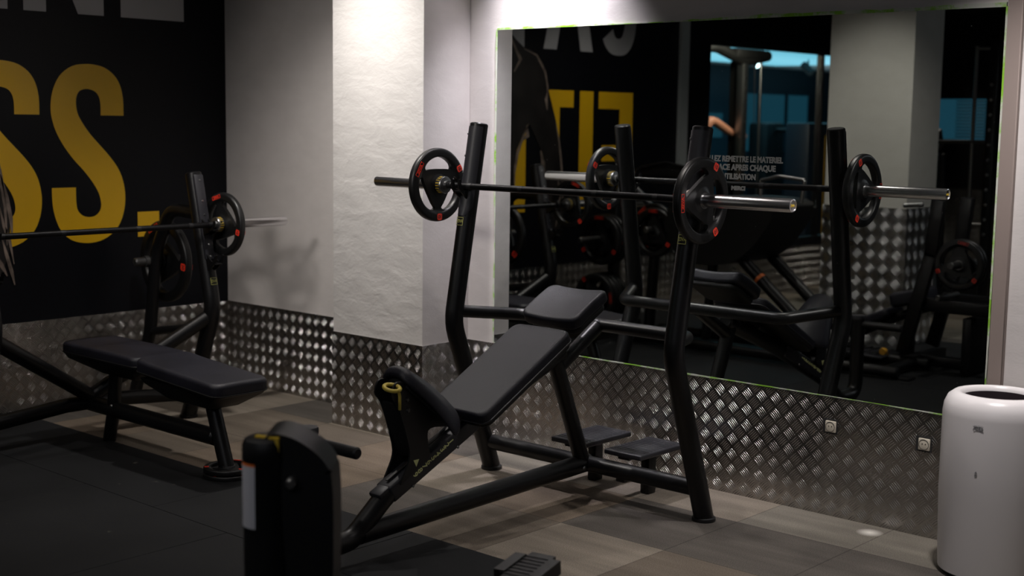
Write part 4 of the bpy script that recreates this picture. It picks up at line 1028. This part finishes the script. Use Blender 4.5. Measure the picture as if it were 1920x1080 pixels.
for xx in (-5.8, -4.3, -3.85): tube(b, [(xx, -3.42, .05), (xx, -2.93, .05)], .032, seg=16)
pt(lp, 'base', b, fr)
b = nb(); box(b, (-3.74, -3.0, .012), (.12, .10, .02), bev=.004); pt(lp, 'foot', b, fr)
b = nb(); tube(b, [(-5.85, -3.2, .05), (-5.80, -3.2, .85), (-5.55, -3.2, 1.0)], .04, [0, .2, 0], seg=18); tube(b, [(-5.35, -3.2, .05), (-5.30, -3.2, .66)], .035, seg=18); pt(lp, 'column', b, fr)
b = nb(); tube(b, [(-6.02, -3.2, 1.17), (-5.98, -3.2, 1.245), (-5.74, -3.2, 1.29), (-5.55, -3.2, 1.26), (-5.50, -3.2, 1.17)], .014, .08, seg=14); tube(b, [(-6.02, -3.2, 1.17), (-5.50, -3.2, 1.17)], .014, seg=14); pt(lp, 'top_frame', b, fr)
b = nb(); box(b, (-5.76, -3.22, 1.225), (.42, .02, .08), bev=.02); pt(lp, 'top_panel', b, Mt['shell'])
b = nb(); tube(b, [(-5.97, -3.1, 1.14), (-5.74, -3.1, .94)], .026, seg=16); pt(lp, 'arm', b, Mt['guard'])
b = nb(); tube(b, [(-6.02, -3.05, .95), (-5.86, -3.05, .83), (-5.67, -3.05, .835)], .013, [0, .02, 0], seg=14); pt(lp, 'grip', b, Mt['darksteel'])
b = nb(); tube(b, [(-5.0, -3.3, 1.19), (-4.86, -3.3, 1.225), (-4.66, -3.3, 1.205)], .013, [0, .1, 0], seg=14); tube(b, [(-5.0, -3.3, 1.19), (-5.0, -3.3, 1.05)], .012, seg=12); tube(b, [(-4.66, -3.3, 1.205), (-4.68, -3.3, 1.04)], .012, seg=12); pt(lp, 'shoulder_bar', b, Mt['steel'])
for i, (x, z) in enumerate(((-5.72, .83), (-5.68, .80))): putplate(plate20, (x, -3.06+.055*i, z), (R(20+40*i), 0, PI/2), ('black plate loaded on the leg press, inner of two', 'black plate loaded on the leg press, outer of two')[i], 'plates loaded on the leg press').scale = (1, .8, .8)
b = nb(); tube(b, [(-5.85, -3.2, .82), (-5.70, -3.2, .82), (-5.70, -2.92, .82)], .024, [0, .02, 0], seg=16); pt(lp, 'weight_horn', b, Mt['steel'])
# decline bench / plate machine at the right of the mirror
dm = thing('abdominal_machine', 'black plate-loaded machine with sloping frame and short seat, right side of the mirror', 'exercise machine', (-3.9, -3.6, 0))
b = nb(); pad(b, (-3.99, -3.60, .50), V((.97, 0, .25)), (0, 1, 0), .12, .14, .10, .04, .025); pt(dm, 'seat', b, Mt['vinyl'], ang=60)
b = nb(); pad(b, (-4.29, -3.60, .29), V((.90, 0, .43)), (0, 1, 0), .20, .13, .06, .04, .02); pt(dm, 'back_board', b, Mt['vinyl'], ang=60)
b = nb(); tube(b, [(-4.50, -3.60, .10), (-4.05, -3.60, .32), (-3.80, -3.6, .42)], .03, [0, .1, 0], seg=16); tube(b, [(-3.99, -3.6, .05), (-3.99, -3.6, .42)], .032, seg=16); pt(dm, 'seat_frame', b, fr)
b = nb()
for dy in (.22, -.22):
    pts = [V((-3.74, 0, 1.10)), V((-3.77, 0, .76)), V((-3.93, 0, .12))]
    for a_, c_ in zip(pts, pts[1:]):
        m_ = (a_+c_)/2+V((0, -3.6+dy, 0)); box(b, m_, (.085, .05, (a_-c_).length+.03), rot=V((0, 0, 1)).rotation_difference((a_-c_).normalized()).to_matrix(), bev=.006)
pt(dm, 'upright', b, fr)
b = nb(); box(b, (-3.62, -3.42, .435), (.48, .06, .085), bev=.006); box(b, (-3.62, -3.78, .435), (.48, .06, .085), bev=.006); pt(dm, 'side_beam', b, fr)
b = nb(); box(b, (-3.83, -3.6, .04), (.62, .07, .07), bev=.008); box(b, (-3.93, -3.72, .04), (.07, .5, .07), bev=.008); box(b, (-3.5, -3.6, .20), (.06, .5, .36), bev=.01); pt(dm, 'base', b, fr)
b = nb(); tube(b, [(-3.84, -3.38, 1.08), (-3.96, -3.34, 1.07)], .016, seg=14); pt(dm, 'hand_grip', b, Mt['steel'])
b = nb(); tube(b, [(-3.57, -3.6, .715), (-3.57, -3.22, .715)], .024, seg=18); tube(b, [(-3.68, -3.6, .495), (-3.68, -3.30, .495)], .02, seg=18); pt(dm, 'weight_horn', b, Mt['darksteel'])
for i in range(2): putplate(plate10, (-3.57, -3.40+.045*i, .714), (R(40+30*i), 0, PI/2), ('black red-marked plate on the machine at the right of the mirror, inner of two', 'black red-marked plate on the machine at the right of the mirror, outer of two')[i], 'plates on the machine at the right of the mirror')
b = nb(); box(b, (-4.24, -3.45, .07), (.40, .30, .02), rot=Matrix.Rotation(R(3), 3, 'Y'), bev=.006)
for i in range(7): box(b, (-4.40+.05*i, -3.45, .083-.0026*i*0), (.012, .26, .004)); 
pt(dm, 'foot_plate', b, Mt['guard'])
b = nb(); lathe(b, [(0, -.02), (.022, -.018), (.026, 0), (.022, .018), (0, .02)], (-4.02, -3.28, .115), 'y', 20); tube(b, [(-4.02, -3.28, .11), (-4.05, -3.42, .07)], .008, seg=8); o = pt(dm, 'knob', b, Mt['amber']); o['label'] = 'amber knob beside the foot plate'
# power rack near the right edge of the mirror
rk = thing('power_rack', 'dark power rack with chrome pins and steel guide rod, far right in the mirror', 'weight rack', (-4.3, -5.6, 0))
b = nb()
for x in (-4.28, -3.55):
    for y in (-5.45, -6.4): box(b, (x, y, 1.15), (.07, .07, 2.3), bev=.006)
for y in (-5.45, -6.4): box(b, (-3.915, y, 2.27), (.80, .07, .07), bev=.006)
for x in (-4.28, -3.55):
    box(b, (x, -5.92, .05), (.07, 1.0, .08), bev=.006); box(b, (x, -5.92, 2.27), (.07, 1.0, .07), bev=.006)
pt(rk, 'frame', b, fr)
for i in range(11):
    b = nb(); lathe(b, [(0, .03), (.011, .026), (.014, .014), (.010, .002), (.008, 0)], seg=14, mtx=Matrix.Translation(V((-4.28, -5.415, .75+.115*i))) @ Matrix.Rotation(-PI/2, 4, 'X')); pt(rk, 'pin', b, Mt['steel'])
b = nb(); tube(b, [(-4.43, -5.45, .80), (-4.43, -5.45, 2.20)], .014, seg=16); tube(b, [(-4.43, -5.45, .82), (-4.28, -5.45, .82)], .012, seg=10); tube(b, [(-4.43, -5.45, 2.18), (-4.28, -5.45, 2.18)], .012, seg=10); pt(rk, 'guide_rod', b, Mt['steel'])
b = nb(); tube(b, [(-4.95, -5.45, 1.455), (-4.28, -5.45, 1.465)], .015, seg=14); pt(rk, 'safety_bar', b, Mt['darksteel'])
# treadmill console beyond the rack
td = thing('treadmill', 'treadmill with a pale console in front of the blinds, right side of the mirror', 'treadmill', (-5.2, -7.0, 0))
b = nb(); box(b, (-5.37, -7.0, .10), (.75, 1.6, .20), bev=.03); pt(td, 'deck', b, Mt['frame2'])
b = nb()
for x in (-5.68, -5.06): tube(b, [(x, -6.4, .1), (x, -6.3, 1.35)], .03, seg=14)
pt(td, 'upright', b, Mt['frame2'])
b = nb(); box(b, (-5.37, -6.28, 1.47), (.62, .10, .17), rot=Matrix.Rotation(R(-20), 3, 'X'), bev=.02); cns = pt(td, 'console', b, Mt['darksteel'])
b = nb(); box(b, (-5.42, -6.222, 1.50), (.30, .006, .08), rot=Matrix.Rotation(R(-20), 3, 'X')); pt(td, 'display', b, Mt['screen'], cns)
b = nb(); box(b, (-5.22, -6.222, 1.47), (.05, .006, .05), rot=Matrix.Rotation(R(-20), 3, 'X')); pt(td, 'button_panel', b, Mt['gold'], cns)

# room beyond the glass
cm = thing('cable_machine', 'black cable machine with arched top and perforated grey column, beyond the glass', 'exercise machine', (-7.45, -6.9, 0))
b = nb(); box(b, (-7.45, -6.88, 1.12), (.085, .085, 2.24), bev=.008); colm = pt(cm, 'column', b, Mt['steel'])
for i in range(14):
    b = nb(); lathe(b, [(0, .003), (.010, .003), (.012, 0)], seg=12, mtx=Matrix.Translation(V((-7.407, -6.88, .6+.11*i))) @ Matrix.Rotation(PI/2, 4, 'Y')); pt(cm, 'adjust_hole', b, Mt['ink'], colm)
b = nb(); box(b, (-7.56, -6.95, 1.1), (.10, .12, 2.2), bev=.01); pt(cm, 'weight_tower', b, Mt['shell'])
b = nb(); tube(b, [(-7.45, -5.9, 2.22), (-7.45, -6.35, 2.33), (-7.45, -6.9, 2.20), (-7.45, -7.35, 2.27)], .055, [0, .5, .2, 0], seg=18); box(b, (-7.45, -6.95, 2.27), (.14, .55, .10), bev=.03); pt(cm, 'top_arch', b, Mt['shell'])
b = nb(); box(b, (-7.45, -7.05, .04), (.45, .95, .08), bev=.01); pt(cm, 'base', b, Mt['shell'])
b = nb(); tube(b, [(-7.45, -7.22, .08), (-7.45, -7.22, 2.25)], .014, seg=12); pt(cm, 'guide_rod', b, Mt['steel'])
b = nb(); tube(b, [(-7.45, -7.10, 2.2), (-7.45, -7.12, 1.6)], .004, seg=8); pt(cm, 'cable', b, Mt['ink'])
sm = thing('selectorized_machine', 'tall dark weight-stack tower with yellow stripes, beyond the glass beside the pillar', 'exercise machine', (-7.6, -8.5, 0))
b = nb(); box(b, (-7.6, -8.55, .80), (.30, .62, 1.60), bev=.03); pt(sm, 'stack_tower', b, mat('dark_blue_panel', (.012, .02, .035), .5))
b = nb()
for dy in (-.05, .05): box(b, (-7.447, -8.55+dy, .85), (.004, .015, 1.3))
pt(sm, 'stripe', b, Mt['gold'], smooth=False)
b = nb(); box(b, (-7.45, -8.52, 1.50), (.02, .35, .07), bev=.008); pt(sm, 'placard', b, Mt['darksteel'])
for i, (yy, lab) in enumerate(((-8.3, 'bright track spotlight on the far ceiling, beyond the glass'), (-10.7, 'dark tilted track spotlight on the far ceiling, beyond the glass'))):
    tl_ = thing('track_spotlight', lab, 'spotlight', (-8.9 if i else -8.2, yy, 2.42), group='track spotlights of the far room')
    b = nb(); tube(b, [(0, 0, 0), (0, 0, -.08)], .012, seg=10); link('stem', b, Mt['frame2'], tl_)
    b = nb(); lathe(b, [(0, .10), (.045, .10), (.05, .08), (.05, -.08), (.045, -.08)], seg=24, mtx=Matrix.Translation(V((0, 0, -.14))) @ Matrix.Rotation(R(-50), 4, 'Y')); link('lamp_head', b, Mt['frame2'], tl_)
    b = nb(); lathe(b, [(0, -.078), (.044, -.078)], seg=24, mtx=Matrix.Translation(V((0, 0, -.14))) @ Matrix.Rotation(R(-50), 4, 'Y')); link('lens', b, Mt['lampteal'] if i == 0 else Mt['steel'], tl_)
# windows / screens in the far room
w = thing('window_3', None, None, (-10.99, -13.4, 1.3)); w['kind'] = 'structure'
b = nb(); box(b, (0, 0, .3), (.02, 2.0, .85)); link('pane', b, Mt['glow'], w, smooth=False)
b = nb()
for y in (-1, -.3, .5, 1): box(b, (.015, y, .3), (.03, .07, .9))
link('window_frame', b, Mt['bluewall'], w, smooth=False)
w = thing('window_4', None, None, (-10.99, -11.7, 1.45)); w['kind'] = 'structure'
b = nb(); box(b, (0, 0, .1), (.02, .5, .35)); link('pane', b, Mt['glow'], w, smooth=False)
# machines further back in the far room
for i, (x, y, lab) in enumerate(((-9.6, -10.9, 'dark weight machine far back in the teal room, nearer the glass'), (-9.9, -12.4, 'dark weight machine at the very back of the teal room'))):
    g = thing('weight_machine', lab, 'exercise machine', (x, y, 0), group='far machines in the teal room')
    b = nb(); box(b, (0, 0, .8), (.3, .45, 1.6), bev=.05); link('stack_tower', b, Mt['frame2'], g)
    b = nb(); pad(b, (.5, 0, .5), (1, 0, 0), (0, 1, 0), .2, .18, .08, .04, .02); link('seat', b, Mt['vinyl'], g)
    b = nb(); tube(b, [(.5, 0, .45), (.5, 0, .05), (0, 0, .05)], .035, [0, .05, 0], seg=14); tube(b, [(0, 0, 1.5), (.45, 0, 1.5), (.5, 0, 1.2)], .03, [0, .1, 0], seg=14); link('frame', b, Mt['frame2'], g)

# person exercising beyond the glass: only a reaching forearm shows past the black wall
def skin_body(name, nodes, edges, root, m, parent, sub=2):
    me = bpy.data.meshes.new(name); me.from_pydata([n[0] for n in nodes], edges, []); o = bpy.data.objects.new(name, me); col.objects.link(o); o.parent = parent
    md = o.modifiers.new('skin', 'SKIN'); md.use_smooth_shade = True
    for i, n in enumerate(nodes):
        sv = me.skin_vertices[0].data[i]; r_ = n[1]; sv.radius = (r_, r_) if isinstance(r_, (int, float)) else r_; sv.use_root = (i == root)
    s_ = o.modifiers.new('sub', 'SUBSURF'); s_.levels = sub; s_.render_levels = sub
    me.materials.append(m); return o
pe = thing('person', 'person beyond the glass in dark clothes, bare forearm reaching forward', 'person', (-7.70, -6.27, 0))
nodes = [((0, 0, .95), .13), ((0, 0, 1.15), .12), ((0, 0, 1.35), .14), ((0, 0, 1.50), .06), ((0, -.02, 1.60), .055),
         ((0, .17, 1.43), .06), ((.05, .30, 1.20), .042), ((.12, .20, .98), .033), ((.14, .15, .90), .028),
         ((.02, -.17, 1.43), .06), ((.10, -.30, 1.62), .054), ((.14, -.56, 1.50), .043), ((.15, -.64, 1.47), .034),
         ((0, .10, .88), .09), ((.03, .11, .48), .058), ((0, .12, .09), .04), ((.12, .12, .04), .035),
         ((0, -.10, .88), .09), ((.03, -.11, .48), .058), ((0, -.12, .09), .04), ((.12, -.12, .04), .035)]
edges = [(0, 1), (1, 2), (2, 3), (3, 4), (2, 5), (5, 6), (6, 7), (7, 8), (2, 9), (9, 10), (10, 11), (11, 12), (0, 13), (13, 14), (14, 15), (15, 16), (0, 17), (17, 18), (18, 19), (19, 20)]
# fingers of both hands
for base_i, dirv in ((8, V((.03, -.03, -.09))), (12, V((.02, -.10, -.01)))):
    bp_ = V(nodes[base_i][0]); dn = dirv.normalized()
    nodes.append((tuple(bp_+dn*.055), .026)); palm = len(nodes)-1; edges.append((base_i, palm))
    side = dn.cross(V((1, 0, 0))).normalized()
    for k in range(4):
        q0 = bp_+dn*.085+side*(-.027+.018*k); ln = (.065, .075, .07, .055)[k]
        nodes.append((tuple(q0), .0088)); nodes.append((tuple(q0+dn*ln*.55+V((.01, 0, 0))), .0082)); nodes.append((tuple(q0+dn*ln+V((.03, 0, 0))), .0072)); e_ = len(nodes)
        edges += [(palm, e_-3), (e_-3, e_-2), (e_-2, e_-1)]
    q0 = bp_+dn*.04+side*.04; nodes.append((tuple(q0), .010)); nodes.append((tuple(q0+dn*.03+side*.025), .008)); e_ = len(nodes); edges += [(palm, e_-2), (e_-2, e_-1)]
skin_body('body', nodes, edges, 0, Mt['skin'], pe)
b = nb(); bmesh.ops.create_icosphere(b, subdivisions=4, radius=.1)
for v in b.verts:
    v.co.x *= .98; v.co.y *= .78; v.co.z *= 1.18
    if v.co.x > .05:
        if abs(v.co.y) < .018 and -.045 < v.co.z < .01: v.co.x += .022*(1-abs(v.co.y)/.018)
        if .005 < v.co.z < .03 and .015 < abs(v.co.y) < .045: v.co.x -= .008
        if -.075 < v.co.z < -.06 and abs(v.co.y) < .03: v.co.x -= .004
    v.co += V((.01, -.01, 1.70))
link('head', b, Mt['skin'], pe)
b = nb(); bmesh.ops.create_icosphere(b, subdivisions=4, radius=.106)
for v in b.verts: v.co.x *= .98; v.co.y *= .80; v.co.z *= 1.16; 
bmesh.ops.delete(b, geom=[v for v in b.verts if v.co.x > .045 and v.co.z < .055 or v.co.z < -.05], context='VERTS')
bmesh.ops.translate(b, vec=(.004, -.01, 1.705), verts=b.verts); link('hair', b, Mt['hair'], pe)
skin_body('shirt', [((0, 0, .92), .145), ((0, 0, 1.15), .135), ((0, 0, 1.34), .152), ((0, 0, 1.47), .075), ((0, .17, 1.43), .072), ((.03, .24, 1.30), .058), ((.02, -.17, 1.43), .072), ((.06, -.24, 1.53), .058)], [(0, 1), (1, 2), (2, 3), (2, 4), (4, 5), (2, 6), (6, 7)], 0, Mt['cloth'], pe)
skin_body('trousers', [((0, 0, .93), .15), ((0, .10, .86), .105), ((.03, .11, .48), .072), ((0, .12, .14), .055), ((0, -.10, .86), .105), ((.03, -.11, .48), .072), ((0, -.12, .14), .055)], [(0, 1), (1, 2), (2, 3), (0, 4), (4, 5), (5, 6)], 0, Mt['hair'], pe)

# ---------------------------------------------------------------- light
def downlight(x, y, z, energy, color=(1, .93, .86), size=R(70), blend=.6, rad=.05, label=None, aim=None):
    t = thing('ceiling_light', label, 'ceiling light', (x, y, z), group='recessed ceiling lights')
    b = nb(); lathe(b, [(.048, .0), (.062, .0), (.062, -.008), (.050, -.010), (.048, -.004)], seg=32); link('rim', b, Mt['frame2'], t)
    b = nb(); lathe(b, [(0, -.001), (.047, -.001)], seg=32); link('diffuser', b, Mt['lamp'], t)
    ld = bpy.data.lights.new('downlight', 'SPOT'); ld.energy = energy; ld.color = color; ld.spot_size = size; ld.spot_blend = blend; ld.shadow_soft_size = rad
    lo = bpy.data.objects.new('downlight', ld); col.objects.link(lo); lo.location = (x, y, z-.02)
    if aim: lo.rotation_euler = (V(aim)-V((x, y, z))).to_track_quat('-Z', 'Y').to_euler()
    return lo
Z = CEIL
downlight(-4.12, -.27, Z, 215, (.98, .93, 1), R(76), 1, label='recessed ceiling light nearest the mirror, above its left end', aim=(-4.12, 0, 1.9))
downlight(-4.4, -3.75, Z, 250, (1, .945, .89), R(52), .9, rad=.30, label='recessed ceiling light by the free-standing pillar, turned to the white column', aim=(-5.15, -.3, 1.25))
downlight(-4.98, -.98, Z, 130, (1, .945, .89), R(110), 1, label='recessed ceiling light in front of the white column', aim=(-5.0, -.55, .8))
downlight(-3.45, -1.0, Z, 45, (1, .92, .86), R(96), .8, label='recessed ceiling light above the incline bench', aim=(-3.45, -.9, 0))
downlight(-1.75, -.75, Z, 200, (1, .94, .92), R(88), .9, label='recessed ceiling light above the white bin', aim=(-1.8, -.4, 0))
downlight(-5.5, -3.2, Z, 36, (1, .92, .86), R(120), .8, label='added ceiling light brightening the lettered wall', aim=(-6.2, -3.3, 0))  # added lamp, no fixture visible: lifts the yellow and white letters
downlight(-5.75, -1.75, Z, 30, (1, .93, .87), R(100), .9, label='added ceiling light above the flat bench, for glints on the tread plate', aim=(-5.9, -1.7, 0))  # unseen lamp added to put glints on the left wall's tread plate
downlight(-5.2, -6.5, Z, 80, (1, .90, .80), R(120), .9, label='recessed ceiling light before the glazed opening', aim=(-5.9, -6.6, 0))
downlight(-3.2, -3.4, Z, 50, (1, .93, .88), R(125), .8, label='recessed ceiling light behind the camera side of the mats', aim=(-3.6, -3.5, 0))
downlight(-4.35, -2.9, Z, 75, (1, .95, .88), R(75), .9, label='added ceiling light brightening the free-standing pillar', aim=(-4.6, -4.1, 1.1))  # extra lamp added and aimed to brighten the pillar in the mirror
def area(x, y, z, sx, sy, e, c, aim):
    ld = bpy.data.lights.new('area_light', 'AREA'); ld.shape = 'RECTANGLE'; ld.size = sx; ld.size_y = sy; ld.energy = e; ld.color = c
    lo = bpy.data.objects.new('area_light', ld); col.objects.link(lo); lo.location = (x, y, z); lo.rotation_euler = (V(aim)-V((x, y, z))).to_track_quat('-Z', 'Y').to_euler()
area(-8.9, -9.5, 2.39, 2.5, 5, 40, (.25, .75, 1), (-8.9, -9.5, 0))
area(-9.6, -11.5, 1.9, 1.5, 6, 12, (.70, .88, 1), (-9.6, -11.5, 5))  # added uplight, unseen: brightens the far room's ceiling
area(-7.0, -6.5, 2.40, .3, .5, 34, (1, .8, .65), (-7.6, -6.8, 1.2))
area(-1, -5.5, 2.77, 3, 1.2, 22, (.9, .93, 1), (-2.2, -4.0, 0))  # unseen overhead fill, added so chrome and frames have something to reflect
wd = bpy.data.worlds.new('world'); sc.world = wd; wd.use_nodes = True
wd.node_tree.nodes['Background'].inputs[0].default_value = (.75, .8, .9, 1); wd.node_tree.nodes['Background'].inputs[1].default_value = .0

sc.view_settings.view_transform = 'Standard'; sc.view_settings.look = 'None'; sc.view_settings.gamma = 1; sc.view_settings.exposure = 0
sc.view_settings.use_curve_mapping = False
